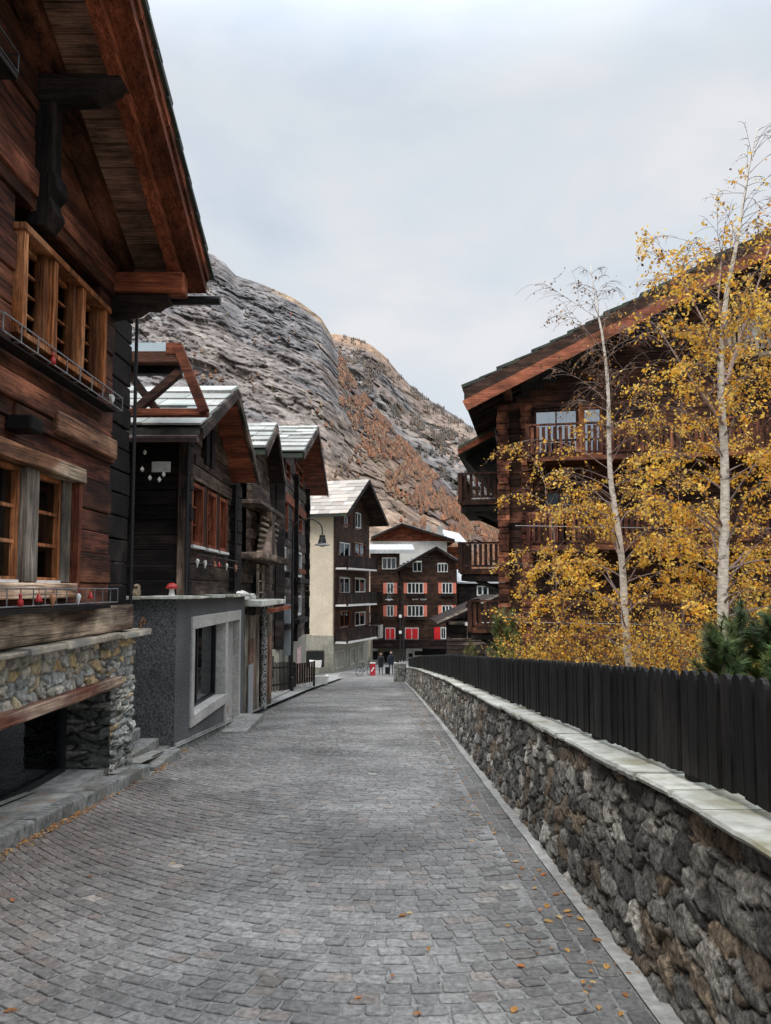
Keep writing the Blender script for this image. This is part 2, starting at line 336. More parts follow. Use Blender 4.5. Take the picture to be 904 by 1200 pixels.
def kerbx(y): return float(np.interp(y, [0, 9.4, 11.3, 16, 25, 33, 47], [-2.83, -2.83, -3.02, -3.05, -3.35, -3.62, -3.5]))
def cobbles():
    V = []; F = []; C = []; r = random.Random(3)
    Xc = .05
    def stone(cx, cy, ux, uy, hw, hl, near, tone):
        g = r.uniform(-.0025, .003); tx, ty = r.uniform(-.02, .02), r.uniform(-.02, .02); b = len(V); hc = []
        for a, q in ((-1, -1), (1, -1), (1, 1), (-1, 1)): hc.append((a * (hw + r.uniform(-.009, .009)), q * (hl + r.uniform(-.007, .007))))
        def put(lx, ly, dz):
            x = cx + lx * ux - ly * uy; y = cy + lx * uy + ly * ux
            V.append((x, y, gnd(y) + g + dz + lx * tx + ly * ty)); C.append(tone)
        if near:
            ring = []
            for k in range(4):
                p0, p1, p2 = hc[k - 1], hc[k], hc[(k + 1) % 4]; c = r.uniform(.14, .30)
                ring.append((p1[0] + (p0[0] - p1[0]) * c * .5, p1[1] + (p0[1] - p1[1]) * c * .5)); ring.append((p1[0] + (p2[0] - p1[0]) * c * .5, p1[1] + (p2[1] - p1[1]) * c * .5))
            for sc, dz in ((1.0, -.022), (.98, -.002), (.90, .002)):
                for p in ring: put(p[0] * sc, p[1] * sc, dz)
            put(0, 0, .003 + r.uniform(-.002, .002))
            for L in (0, 8):
                for k in range(8): F.append((b + L + k, b + L + (k + 1) % 8, b + L + 8 + (k + 1) % 8, b + L + 8 + k))
            for k in range(8): F.append((b + 16 + k, b + 16 + (k + 1) % 8, b + 24))
        else:
            for sc, dz in ((1.0, -.02), (.9, .002)):
                for p in hc: put(p[0] * sc, p[1] * sc, dz)
            for k in range(4): F.append((b + k, b + (k + 1) % 4, b + 4 + (k + 1) % 4, b + 4 + k))
            F.append((b + 4, b + 5, b + 6, b + 7))
    def tone(x, y):
        v = r.uniform(.17, .262) * (1 + .42 * (vn(x, y) - .5)); k = r.random()
        t = (v * 1.03, v * 1.0, v * .955)
        if k < .07: t = (v * 1.08, v * .96, v * .87)
        if k > .996: t = (v * 1.7, v * 1.6, v * 1.45)
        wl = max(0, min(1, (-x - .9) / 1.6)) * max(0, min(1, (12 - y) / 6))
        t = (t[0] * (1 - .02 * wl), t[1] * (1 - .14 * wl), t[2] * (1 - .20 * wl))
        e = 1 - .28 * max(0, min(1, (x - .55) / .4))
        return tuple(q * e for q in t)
    def vn(x, y): return float(fbm(np.array([x * .6]), np.array([y * .5]), 4, 3)[0])
    y0 = -2.6; k = 0
    while y0 < 62:
        step = .104 + r.uniform(-.004, .004); y0 += step; k += 1
        x = -3.9 + r.uniform(0, .1)
        while x < .93:
            wdt = r.uniform(.095, .15); dx = x - Xc; cc = .215 if dx < 0 else .2; sl = math.atan(2 * cc * dx); x += wdt * math.cos(sl)
            dx = x - wdt * math.cos(sl) / 2 - Xc; y = y0 + cc * dx * dx; sl = math.atan(2 * cc * dx)
            if x < kerbx(y) + .03 or x > .885 or y > 62 or y < 1.2: continue
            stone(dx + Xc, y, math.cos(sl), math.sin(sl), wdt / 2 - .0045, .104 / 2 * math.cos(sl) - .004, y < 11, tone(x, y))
    for lane in (.93, 1.045):                                   # two straight gutter courses along the wall
        y = 1.5
        while y < 60:
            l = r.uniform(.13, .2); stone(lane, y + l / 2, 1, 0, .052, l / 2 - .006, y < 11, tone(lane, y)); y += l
    return struct(np_mesh('cobblestone_road', V, F, cobble_m, np.array(C)))
cobbles()
# concrete strip at the foot of the wall
xs = [1.10, 1.13, 1.17, 1.21, 1.25]
struct(sheet('gutter_strip', xs, np.arange(0.5, 50, .25), lambda x, y: gndv(y) + .004 + .012 * vnoise(x * 20, y * 3), mat('pale_concrete_strip', (.26, .255, .24), (.46, .45, .42), 14, rough=.9, bump=.5, col=False, grime=.4)))

# left kerb: single granite blocks, and the flagged strip behind it
m = MB(); y = 3.0
while y < 47:
    l = rnd.uniform(.5, .95) if y < 12 else rnd.uniform(.6, 1.1)
    if 9.44 < y < 11.3: y = 11.3
    y1 = min(y + l, 9.45) if y < 9.45 else y + l
    xf0, xf1 = kerbx(y), kerbx(y1); hh = .13 if y < 9.4 else .15; wd = rnd.uniform(.15, .2)
    z0, z1 = gnd(y), gnd(y1); o = rnd.uniform(-.012, .012); t = TR(.75, 1.2)
    vs = [(xf0, y, z0 - .1), (xf1, y1 - .012, z1 - .1), (xf1 - wd, y1 - .012, z1 - .1), (xf0 - wd, y, z0 - .1)]
    vs += [(xf0 - .012 + o, y + .004, z0 + hh), (xf1 - .012 + o, y1 - .016, z1 + hh + rnd.uniform(-.01, .01)), (xf1 - wd, y1 - .012, z1 + hh), (xf0 - wd, y, z0 + hh)]
    m.add(vs, [(0, 1, 5, 4), (1, 2, 6, 5), (2, 3, 7, 6), (3, 0, 4, 7), (4, 5, 6, 7)], t); y = y1
k = m.build('kerb', granite, bevel=.02); struct(k)
m = MB(); y = 3.0
while y < 47:
    l = rnd.uniform(.5, .9); y1 = y + l
    if y < 9.44 and y1 > 9.45: y1 = 9.45
    x = kerbx(y) - .12; far = -3.75 if y < 10 else -5.2
    while x > far:
        wv = rnd.uniform(.35, .7); a = max(x - wv, far); t = TR(.7, 1.25); o = rnd.uniform(-.006, .006)
        m.add([(a + .006, y + .006, gnd(y) + .125 + o), (x - .004, y + .006, gnd(y) + .13 + o), (x - .004, y1 - .006, gnd(y1) + .13 + o), (a + .006, y1 - .006, gnd(y1) + .125 + o)], [(0, 1, 2, 3)], t); x = a
    y = y1
struct(m.build('pavement', mat('flagstone', (.15, .15, .14), (.34, .33, .30), 10, rough=.85, bump=.6, c3=(.22, .16, .12), s3=3, t3=.6, grime=.35)))
struct(sheet('pavement_bed', [-8, -3.8, -3.0], [2, 9.4, 11, 16, 30, 47, 55], lambda x, y: gndv(y), grout_m, .105))
st = thing('stone_steps', 'worn flagstone steps in the gap between log house and grey plaster base', 'steps', (0, 0, 0))
def slab(mb, x0, y0, x1, y1, z, h, t=1.0): mb.box(x0, y0, z - h, x1, y1, z, t, j=.012)
for (x0, y0, x1, y1, z) in ((-3.5, 9.75, -2.86, 10.9, -.62), (-3.9, 9.95, -3.2, 11.0, -.5), (-4.2, 10.1, -3.45, 11.0, -.36), (-4.6, 10.1, -3.8, 11.0, -.2)):
    q = MB(); slab(q, x0, y0, x1, y1, z, .12 if z < -.6 else .14, TR(.8, 1.1)); q.box(x0 + .03, y0 + .03, z - .35, x1 - .05, y1, z - .12, .5); q.build('step', granite, st, bevel=.015)

# ================================================================== RUBBLE WALLS
def rubble_patch(name, xs, zs, mapf, sx, sz, amp, pal, parent, material, seed=1, warp=.25, joint=(.02, .02, .018), jit=.9, jw=.14):
    """a stone face: xs along the wall, zs up it (metres); mapf(x, z, out) -> world arrays"""
    Xg, Zg = np.meshgrid(xs, zs)
    wx = Xg / sx + warp * (fbm(Xg / sx * .8, Zg / sz * .8, seed, 4) - .5) * 2
    wz = Zg / sz + warp * (fbm(Xg / sx * .8 + 9, Zg / sz * .8, seed + 3, 4) - .5) * 2
    wx = wx + .5 * (np.floor(wz) % 2)
    f1, f2, cid, ox, oy = cells(wx, wz, seed, jit)
    e = np.clip((f2 - f1) / jw, 0, 1); e = e * e * (3 - 2 * e)
    bul = e ** .6 * (1 - .22 * f1) + e * .55 * (((cid * 57.3) % 1 - .5) * ox * 2 + ((cid * 91.7) % 1 - .5) * oy * 2)
    nz = fbm(Xg * 22, Zg * 22, seed + 7, 4) - .5; nr = fbm(Xg * 7, Zg * 16, seed + 8, 3) - .5
    nc = fbm(Xg * 24, Zg * 30, seed + 12, 3, True) - .5
    outw = amp * (bul * (.6 + .6 * ((cid * 7.31) % 1)) + .3 * nz * e + .3 * nr * e + .18 * nc * e)
    pal = np.array(pal); idx = (cid * 997 % len(pal)).astype(int)
    c = pal[idx] * (.75 + .5 * ((cid * 31.7) % 1))[..., None]
    c = c * (.72 + .9 * (nz + .25) + .45 * nc)[..., None]
    c = c * e[..., None] + np.array(joint) * (1 - e[..., None])
    V = np.stack(mapf(Xg, Zg, outw), -1).reshape(-1, 3); nx, nz_ = len(xs), len(zs)
    i = np.arange(nz_ - 1)[:, None] * nx + np.arange(nx - 1)[None]; F = np.stack([i, i + 1, i + nx + 1, i + nx], -1).reshape(-1, 4)
    return np_mesh(name, V, F, material, c.reshape(-1, 3), parent, True)
WT = .86                                                          # top of the wall above the road
wall = thing('stone_wall', 'long low dark rubble wall with pale slab coping along the right edge of the street', 'wall', (1.25, 0, 0))
ys = [1.0]
while ys[-1] < 47: ys.append(ys[-1] + max(.009, .0035 * ys[-1]))
ys = np.array(ys); zs = np.arange(0, WT + .03, .011)
rubble_patch('rubble_face', ys, zs, lambda a, z, o: (1.0 * (-.04 + .10 * z - o), a, gndv(a) - .05 + z), .20, .11, .042,
    [(.28, .28, .26), (.19, .19, .18), (.24, .235, .22), (.08, .078, .076), (.14, .115, .09), (.46, .45, .42), (.09, .09, .088), (.18, .175, .165), (.22, .175, .13), (.13, .13, .125), (.26, .255, .24)], wall, rubble_coarse, 11, .30, (.05, .048, .044), .95, .12)
m = MB()
for k in range(47):
    m.add([(.09, k, gnd(k) - .2), (.5, k, gnd(k) - .2), (.5, k, gnd(k) + WT), (.09, k, gnd(k) + WT), (.09, k + 1, gnd(k + 1) - .2), (.5, k + 1, gnd(k + 1) - .2), (.5, k + 1, gnd(k + 1) + WT), (.09, k + 1, gnd(k + 1) + WT)],
          [(0, 3, 7, 4), (1, 5, 6, 2), (3, 2, 6, 7)], .5)
m.build('core', granite, wall)
m = MB(); y = .6
while y < 47:
    l = rnd.uniform(.3, .8) ; y1 = y + l; n = 12; t = TR(.85, 1.1); tp = rnd.uniform(-.012, .012); up = rnd.uniform(-.003, .005); x0 = -.035 + rnd.uniform(-.015, .02)
    fr = [(x0 + tp * (q / n - .5) + rnd.uniform(-.004, .004) + (.02 if rnd.random() < .09 else 0), y + .004 + (l - .008) * q / n) for q in range(n + 1)]
    vs = []; th = rnd.uniform(.026, .038)
    for (fx, fy) in fr: vs += [(fx + .01, fy, gnd(fy) + WT - .005), (fx, fy, gnd(fy) + WT + th * .5 + up), (fx + .008, fy, gnd(fy) + WT + th + up), (.5, fy, gnd(fy) + WT + th + up), (.5, fy, gnd(fy) + WT)]
    fs = []
    for q in range(n):
        for w_ in range(4): a = q * 5 + w_; fs.append((a, a + 1, a + 6, a + 5))
    fs += [(0, 1, 2, 3, 4), (n * 5 + 4, n * 5 + 3, n * 5 + 2, n * 5 + 1, n * 5)]
    m.add(vs, fs, t); y = y1
m.build('coping', coping_m, wall)
# end pier of the wall
m = MB(); g = gnd(47)
for r_ in range(9):
    x = -.75
    while x < -.02:
        wv = rnd.uniform(.15, .3); m.box(x, 46.4 + rnd.uniform(-.03, .03), g - .25 + r_ * .155, min(x + wv, .0) - .01, 47.2, g - .1 + r_ * .155, TR(.5, 1.2), j=.015); x += wv
m.build('end_pier', granite, wall, bevel=.015)

# ================================================================== PICKET FENCE ON THE WALL
fx = 1.41
fence = thing('picket_fence', 'long black round-topped picket fence standing on the pale coping of the street wall', 'fence', (fx, 0, 0))
m = MB(); y = .9
while y < 47.0:
    wv = .082; yc = y + wv / 2; zb = gnd(yc) + .925 + rnd.uniform(-.006, .006); zt = gnd(yc) + 1.40 + rnd.uniform(-.006, .006); th = .022; x0 = rnd.uniform(-.006, .006); t = TR(.4, 1.2)
    n = 7 if y < 14 else 5
    prof = [(y, zb), (y + wv, zb)] + [(yc + wv / 2 * math.cos(PI * k / (n - 1)), zt - .04 + .04 * math.sin(PI * k / (n - 1))) for k in range(n)]
    m.prism(prof, x0 - th, x0, ax='x', t=t); y += .108 + rnd.uniform(-.003, .003)
m.build('pickets', fence_m, fence)
for dz in (1.03, 1.30):
    m = MB()
    for k in range(47): m.beam((.03, k, gnd(k) + dz), (.03, k + 1, gnd(k + 1) + dz), .05, .07, .9)
    m.build('rail', fence_m, fence)
for k, y in enumerate([1.9, 3.65] + [5.3 + 1.75 * q for q in range(24)]):
    m = MB(); m.box(.005, y - .055, gnd(y) + WT + .03, .12, y + .055, gnd(y) + 1.36, .9); m.build('post', fence_m, fence)
# far return of the fence
# garden behind the wall
lawn = mat('garden_soil', (.03, .035, .015), (.09, .08, .03), 5, rough=1, bump=1, col=False, c3=(.14, .10, .03))
struct(sheet('garden_ground', [1.74, 3, 6, 12, 30, 60], np.arange(-6, 50, 2), lambda x, y: gndv(y) + .72 + .05 * vnoise(x, y), lawn))
# ================================================================== BUILDING KIT (local frame: x along the facade, -y outwards, z up)
def planks(mb, x0, x1, z0, z1, bh=.2, th=.06, holes=(), span=None, j=.012, y=0.0, tv=(.6, 1.35), vary=.15, cut=3.5):
    z = z0
    while z < z1 - .02:
        h = bh * rnd.uniform(1 - vary, 1 + vary); zt = min(z + h, z1); zm = (z + zt) / 2
        a, b = (x0, x1) if span is None else span(zm)
        if b - a < .05: z = zt; continue
        segs = [(a, b)]
        for (hx0, hz0, hx1, hz1) in holes:
            if zt > hz0 + .01 and z < hz1 - .01:
                ns = []
                for (p, q) in segs:
                    if hx1 <= p or hx0 >= q: ns.append((p, q)); continue
                    if hx0 > p: ns.append((p, hx0))
                    if hx1 < q: ns.append((hx1, q))
                segs = ns
        for (p, q) in segs:
            while q - p > .02:
                e = q if q - p < cut * 1.3 else p + cut * rnd.uniform(.7, 1.2)
                o = rnd.uniform(-j, j); mb.box(p, y - o, z + .004, e - .003, y + th, zt - .003, TR(*tv), j=.002); p = e
        z = zt
def slates(mb, O, A, U, la, lu, size=.35, th=.03, tv=(.7, 1.25), jag=.03):
    O, A, U = Vector(O), Vector(A).normalized(), Vector(U).normalized(); Nn = A.cross(U).normalized()
    if Nn.z < 0: Nn = -Nn
    rows = max(1, int(round(lu / size)))
    for r_ in range(rows):
        s = rnd.uniform(-.5, 0) * size
        while s < la:
            w_ = size * rnd.uniform(.8, 1.7); a, b = max(s, -jag), min(s + w_, la + rnd.uniform(0, jag)); s += w_
            if b - a < .04: continue
            l0 = r_ * lu / rows - rnd.uniform(0, jag); l1 = (r_ + 1.25) * lu / rows
            if r_ == rows - 1: l1 = lu
            t = th * rnd.uniform(.7, 1.5); vs = []
            for hh in (0, t):
                for (q, l, e) in ((a + .005, l0, 1), (b - .005, l0 + rnd.uniform(-.01, .01), 1), (b - .005, l1, 0), (a + .005, l1, 0)):
                    vs.append(O + A * q + U * l + Nn * (hh + e * th * 1.1))
            mb.add(vs, [(0, 1, 2, 3), (7, 6, 5, 4), (0, 4, 5, 1), (1, 5, 6, 2), (2, 6, 7, 3), (3, 7, 4, 0)], TR(*tv))
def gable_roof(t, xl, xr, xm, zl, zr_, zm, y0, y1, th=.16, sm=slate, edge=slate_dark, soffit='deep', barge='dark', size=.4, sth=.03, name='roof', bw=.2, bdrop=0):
    """a gable roof whose ridge runs into the building at x = xm; z values are the top surface"""
    r = MB()
    for (xe, ze) in ((xl, zl), (xr, zr_)):
        dx, dz = xm - xe, zm - ze; n = Vector((-dz, 0, dx)); n.normalize(); n = n if n.z > 0 else -n
        a = Vector((xe, 0, ze)); b = Vector((xm, 0, zm)); c = b - Vector((0, 0, th)); d = a - Vector((0, 0, th))
        r.prism([(a.x, a.z), (b.x, b.z), (c.x, c.z), (d.x, d.z)], y0, y1, t=.8)
    ro = r.build(name, edge, t)
    s = MB()
    for (xe, ze) in ((xl, zl), (xr, zr_)):
        U = Vector((xm - xe, 0, zm - ze)); slates(s, (xe, y0, ze + .005), (0, 1, 0), U, y1 - y0, U.length, size, sth)
    s.build('slates', sm, ro)
    for (xe, ze) in ((xl, zl), (xr, zr_)):
        sgn = 1 if xe < xm else -1
        b = MB(); b.beam((xe + sgn * .02, y0 - .02, ze - th * .5 - .03 - bdrop), (xm, y0 - .02, zm - th * .5 - .03 - bdrop), .05, bw, TR(.8, 1.2)); b.build('barge_board', WD(barge, 'x'), ro)
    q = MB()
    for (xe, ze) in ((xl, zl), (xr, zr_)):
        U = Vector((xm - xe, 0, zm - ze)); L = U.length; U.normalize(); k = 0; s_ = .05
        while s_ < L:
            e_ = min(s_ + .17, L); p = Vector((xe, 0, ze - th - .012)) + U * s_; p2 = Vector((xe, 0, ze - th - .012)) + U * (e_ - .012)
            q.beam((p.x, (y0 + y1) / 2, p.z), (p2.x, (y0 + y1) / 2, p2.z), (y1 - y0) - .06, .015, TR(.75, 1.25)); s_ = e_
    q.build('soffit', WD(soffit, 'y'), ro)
    return ro
def window(t, x0, z0, x1, z1, fm, nx=2, nz=2, y=0.0, dep=.08, fw=.05, curtain=None, pane=None, shut=None, sill=None, sw=None, head=None, name='window', mw=None, proud=.03):
    """frame of four rails with mullions, its pane set back; y is the wall face, dep how far the pane lies behind it"""
    mw = mw or fw * .55; f = MB(); yo, yi = y - proud, y + dep + .02
    f.box(x0, yo, z0, x1, yi, z0 + fw, 1.0); f.box(x0, yo, z1 - fw, x1, yi, z1, .95); f.box(x0, yo, z0 + fw, x0 + fw, yi, z1 - fw, 1.05); f.box(x1 - fw, yo, z0 + fw, x1, yi, z1 - fw, 1.0)
    ix0, ix1, iz0, iz1 = x0 + fw, x1 - fw, z0 + fw, z1 - fw; ym = y + dep
    for k in range(1, nx):
        x = ix0 + (ix1 - ix0) * k / nx; f.box(x - mw / 2, ym - .035, iz0, x + mw / 2, ym + .01, iz1, 1.0)
    for k in range(1, nz):
        z = iz0 + (iz1 - iz0) * k / nz; f.box(ix0, ym - .03, z - mw * .4, ix1, ym + .008, z + mw * .4, 1.0)
    o = f.build(name, fm, t)
    p = MB(); p.box(ix0 + .002, ym, iz0 + .002, ix1 - .002, ym + .012, iz1 - .002); p.build('pane', pane or glass_m, o)
    if curtain:
        c = MB(); a = (ix1 - ix0)
        if curtain == 'full': spans = [(ix0, ix1)]
        elif curtain == 'side': spans = [(ix0, ix0 + a * .30), (ix1 - a * .30, ix1)]
        else: spans = [(ix0 + a * .55, ix1)]
        for (p0, p1) in spans:
            n = max(6, int((p1 - p0) / .03)); n = min(n, 40); v = []; fc = []
            for k in range(n + 1):
                xx = p0 + (p1 - p0) * k / n; yy = ym + .05 + .012 * math.sin(k * 1.9)
                v += [(xx, yy, iz0), (xx, yy, iz1)]
            for k in range(n): fc.append((2 * k, 2 * k + 2, 2 * k + 3, 2 * k + 1))
            c.add(v, fc, 1.0)
        c.build('curtain', curtain_m, o)
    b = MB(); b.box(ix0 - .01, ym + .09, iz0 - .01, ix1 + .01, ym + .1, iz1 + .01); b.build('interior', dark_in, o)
    if shut:
        w_ = sw or (x1 - x0) * .4
        for s in (-1, 1):
            a, c_ = (x0 - w_ - .01, x0 - .01) if s < 0 else (x1 + .01, x1 + w_ + .01); q = MB()
            q.box(a, y - .045, z0, c_, y - .01, z1, 1.0)
            q.box(a + .03, y - .056, z0 + .03, c_ - .03, y - .046, z0 + .08, 1.08); q.box(a + .03, y - .056, z1 - .08, c_ - .03, y - .046, z1 - .03, 1.08)
            nn = max(2, int(w_ / .12))
            for k in range(1, nn): q.box(a + w_ * k / nn - .006, y - .049, z0 + .09, a + w_ * k / nn + .006, y - .0455, z1 - .09, .6)
            q.build('shutter', shut, o)
    if sill:
        q = MB(); q.box(x0 - .06, y - .09, z0 - .05, x1 + .06, y + .01, z0 - .002, 1.0); q.build('sill', sill, o)
    return o
def rail_rack(t, x0, x1, z0, z1, out_, name='flower_rail', n=8, m=metal_black, y=0.0, zr=0.0, rod=.008):
    """a wall-hung metal box rail for flower boxes; zr lifts the far end"""
    q = MB()
    def P(x, yy, z): return (x, yy, z + zr * (x - x0) / (x1 - x0))
    for z in (z0, z1):
        q.tube([P(x0, y, z), P(x0, y - out_, z), P(x1, y - out_, z), P(x1, y, z)], rod, 6, 1.5)
    for k in range(n + 1):
        x = x0 + (x1 - x0) * k / n; q.tube([P(x, y - out_, z0), P(x, y - out_, z1)], rod * .8, 6, 1.3); q.tube([P(x, y, z0), P(x, y - out_, z0)], rod * .8, 6, 1)
    return q.build(name, m, t)
def balcony(t, x0, x1, z, out_, hh=.95, kind='dark', floor=None, y=0.0, gap=.13, name='balcony', solid=False, sides=True):
    """floor slab with posts, rails and boards; the boards are one railing part"""
    f = MB(); f.box(x0, y - out_, z - .14, x1, y + .02, z, 1.0); o = f.build(name, floor or WD(kind, 'x'), t)
    r = MB(); lines = [((x0, y - out_ + .03), (x1, y - out_ + .03))]
    if sides: lines += [((x0 + .03, y), (x0 + .03, y - out_)), ((x1 - .03, y), (x1 - .03, y - out_))]
    for (a, b) in lines:
        L = math.dist(a, b); n = max(2, int(L / gap))
        r.beam((*a, z + hh), (*b, z + hh), .07, .06, 1.2); r.beam((*a, z + .12), (*b, z + .12), .05, .05, 1)
        for k in range(n + 1):
            u = k / n; x, yy = a[0] + (b[0] - a[0]) * u, a[1] + (b[1] - a[1]) * u; w_ = gap * (.97 if solid else .6)
            dx, dy = (b[0] - a[0]) / L * w_ / 2, (b[1] - a[1]) / L * w_ / 2
            r.beam((x - dx, yy - dy, z + .5), (x + dx, yy + dy, z + .5), .02, .86 - (0 if not solid else -.04), TR(.7, 1.3))
        for (x, yy) in (a, b): r.box(x - .045, yy - .045, z - .1, x + .045, yy + .045, z + hh + .02, 1.1)
    r.build('railing', WD(kind, 'z'), o)
    return o

# ================================================================== LOG HOUSE (nearest, left)
F1 = Frame(-3.05, 0, PI / 2)
h = thing('log_house', 'dark weathered log house with orange window frames on a rubble stone base, nearest left', 'house', (-3.05, 0, 0), PI / 2)
X0, X1 = -3.2, 8.5
def fx1(px, py): return F1.hit(px, py)
# measured rectangles on the facade
uw = (6.16, 3.74, 8.06, 4.56)                                  # upper window group
lw_top = 2.78; lw = (3.6, 1.66, 7.46, 2.62)
RZ = lambda x: 5.46 + .54 * (9.56 - x) if x > 3.2 else 5.46 + .54 * (9.56 - 3.2) - .54 * (3.2 - x)
def span1(z):
    d = (z - 5.1) / .494
    return (X0, X1) if z < 5.3 else (3.2 - (8.85 - 3.2) + d, min(X1, 8.85 - d))
m = MB(); planks(m, X0, X1, 1.12, 8.2, .27, .14, [(uw[0], uw[1], uw[2], uw[3]), lw], span1, .022, tv=(.45, 1.5), vary=.25, cut=4.5)
wobj = m.build('wall', WD('red', 'x'), h, bevel=.012)
m = MB()
for (a, b, z, hh, o, t) in ((2.2, 8.52, 4.98, .22, .05, 2.4), (4.9, 8.3, 3.14, .20, .05, 1.5), (6.2, 8.5, 2.98, .14, .03, .7), (6.4, 8.5, 4.84, .12, .03, .9)):
    m.box(a, -o, z, b, .02, z + hh, t, j=.008)
m.build('weathered_log', WD('red', 'x'), h, bevel=.015)
m = MB()
for (a, b, z, hh, o) in ((6.9, 8.42, 3.02, .21, .06),): m.box(a, -o - .03, z, b, .0, z + hh, 1.1, j=.01)
m.build('bleached_log', wood('wood_bleached_log', (.05, .02, .014), (.30, .15, .085), (.42, .27, .17), 'x', 14), h, bevel=.02)
m = MB(); z = 1.12                                               # crossing log ends and the dark corner
while z < 4.9:
    m.box(8.52, .04 + rnd.uniform(-.012, .012), z, 9.20, 6, z + .25, TR(.4, 1.1), j=.006); z += .265
m.build('corner_logs', WD('black', 'y'), h, bevel=.012)
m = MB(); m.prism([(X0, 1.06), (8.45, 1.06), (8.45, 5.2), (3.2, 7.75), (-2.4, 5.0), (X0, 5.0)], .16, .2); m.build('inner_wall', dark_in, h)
# bottom beam, bleached
m = MB(); planks(m, X0, 9.2, 1.12, 1.42, .30, .1, j=.01, y=-.05, cut=2.6, tv=(.8, 1.2)); m.build('sill_beam', wood('wood_bleached', (.028, .018, .014), (.13, .08, .055), (.42, .32, .23), 'x', 15, t3=.50), h, bevel=.02)
# stone base: face, pier, opening with lintel, glazed shop door set back
base = MB(); base.box(X0, .06, -.9, 6.05, 5, 1.04, .5); base.box(8.62, .06, -.9, 9.42, 5, 1.04, .5); base.box(6.05, .06, .60, 8.62, 5, 1.04, .5); base.box(6.05, 2.1, -.9, 8.62, 5, .6, .3)
bo = base.build('stone_base', granite, h)
pal_flat = [(.30, .31, .30), (.42, .43, .41), (.20, .21, .21), (.52, .50, .44), (.34, .35, .34), (.52, .41, .26), (.25, .25, .24)]
pal_round = [(.46, .46, .43), (.62, .47, .26), (.54, .51, .44), (.66, .55, .36), (.38, .40, .39), (.56, .53, .46), (.50, .50, .47)]
fm_ = lambda off=0.0, y=0.0: (lambda a, z, o: (a, y - o + 0 * a, z + off))
fine = .012
rubble_patch('base_stones', np.arange(4.5, 8.36, fine), np.arange(.58, 1.05, fine), fm_(0, .05), .17, .12, .045, pal_round, bo, rubble, 21, .28, (.20, .20, .185), .8, .2)
rubble_patch('base_stones', np.arange(8.3, 9.45, fine), np.arange(.5, 1.05, fine), fm_(0, .05), .20, .085, .05, pal_flat + pal_round[:2], bo, rubble, 22, .4, (.16, .16, .15), .85, .2)
rubble_patch('base_stones', np.arange(8.58, 9.45, fine), np.arange(-.75, .52, fine), fm_(0, .05), .27, .075, .06, pal_flat, bo, rubble, 23, .45, (.05, .05, .045), .9, .2)
rubble_patch('base_stones', np.arange(4.2, 6.05, fine), np.arange(-.8, .6, fine), fm_(0, .05), .2, .085, .06, pal_flat + pal_round[:2], bo, rubble, 24, .45, (.05, .05, .045), .9, .2)
rubble_patch('base_stones', np.arange(-.05, .6, fine), np.arange(-.75, .6, fine), lambda a, z, o: (8.60 - o, .03 + a, z), .3, .09, .05, [(.10, .11, .10), (.16, .17, .16), (.07, .08, .075), (.2, .2, .18)], bo, rubble, 25, .4, (.02, .02, .02), .9, .2)
rubble_patch('base_stones', np.arange(0, 1.6, .02), np.arange(-.75, 1.05, .02), lambda a, z, o: (9.42 + o, .03 + a, z), .3, .1, .05, pal_flat, bo, rubble, 26, .4, (.04, .04, .04), .9, .2)
m = MB(); xx = X0
while xx < 9.5:
    l = rnd.uniform(.5, 1.1); b = min(xx + l, 9.62); m.box(xx, -.16 + rnd.uniform(-.03, .02), 1.045, b - .01, .3, 1.10 + rnd.uniform(-.008, .012), TR(.8, 1.15), j=.01); xx = b
    if b >= 9.62: break
m.build('base_coping', mat('base_coping_stone', (.22, .18, .13), (.50, .44, .34), 9, rough=.85, bump=.7, c3=(.2, .19, .17), s3=3), h, bevel=.012)
m = MB(); m.box(4.0, -.07, .50, 8.82, .12, .61, 1.15, j=.008); m.build('lintel', wood('wood_lintel', (.10, .05, .035), (.40, .30, .22), (.17, .05, .03), 'x', 12, t3=.53), h, bevel=.012)
ds = thing  # keep the helper's name short below
g = MB(); yy = .42
for (a, b, c, d) in ((6.72, -.38, 6.99, .5), (8.40, -.46, 8.48, .5), (5.9, -.3, 6.0, .5), (7.0, -.40, 8.4, -.31), (7.0, .42, 8.4, .5), (6.0, -.38, 6.9, -.28)): g.box(a, yy, b, c, yy + .07, d, 1)
go = g.build('glazed_door', metal_black, h)
q = MB(); q.box(6.0, yy + .03, -.3, 8.41, yy + .04, .45); q.build('pane', glass_clear, go)
q = MB(); q.box(6.0, 1.95, -.5, 8.6, 2.0, .6, 1.6); q.box(7.45, .62, -.42, 7.95, 1.0, .55, 3.2, j=.03); q.box(6.0, .55, -.43, 8.6, 2, -.40, 4.5); q.build('interior', mat('shop_interior', (.05, .05, .05), (.16, .155, .15), 2, rough=.8, bump=0), go)
q = MB(); q.box(6.05, .03, -.45, 8.62, .55, -.375, 1.0); q.build('threshold', mat('threshold_slab', (.16, .16, .15), (.34, .33, .31), 10, rough=.85, bump=.5), h)
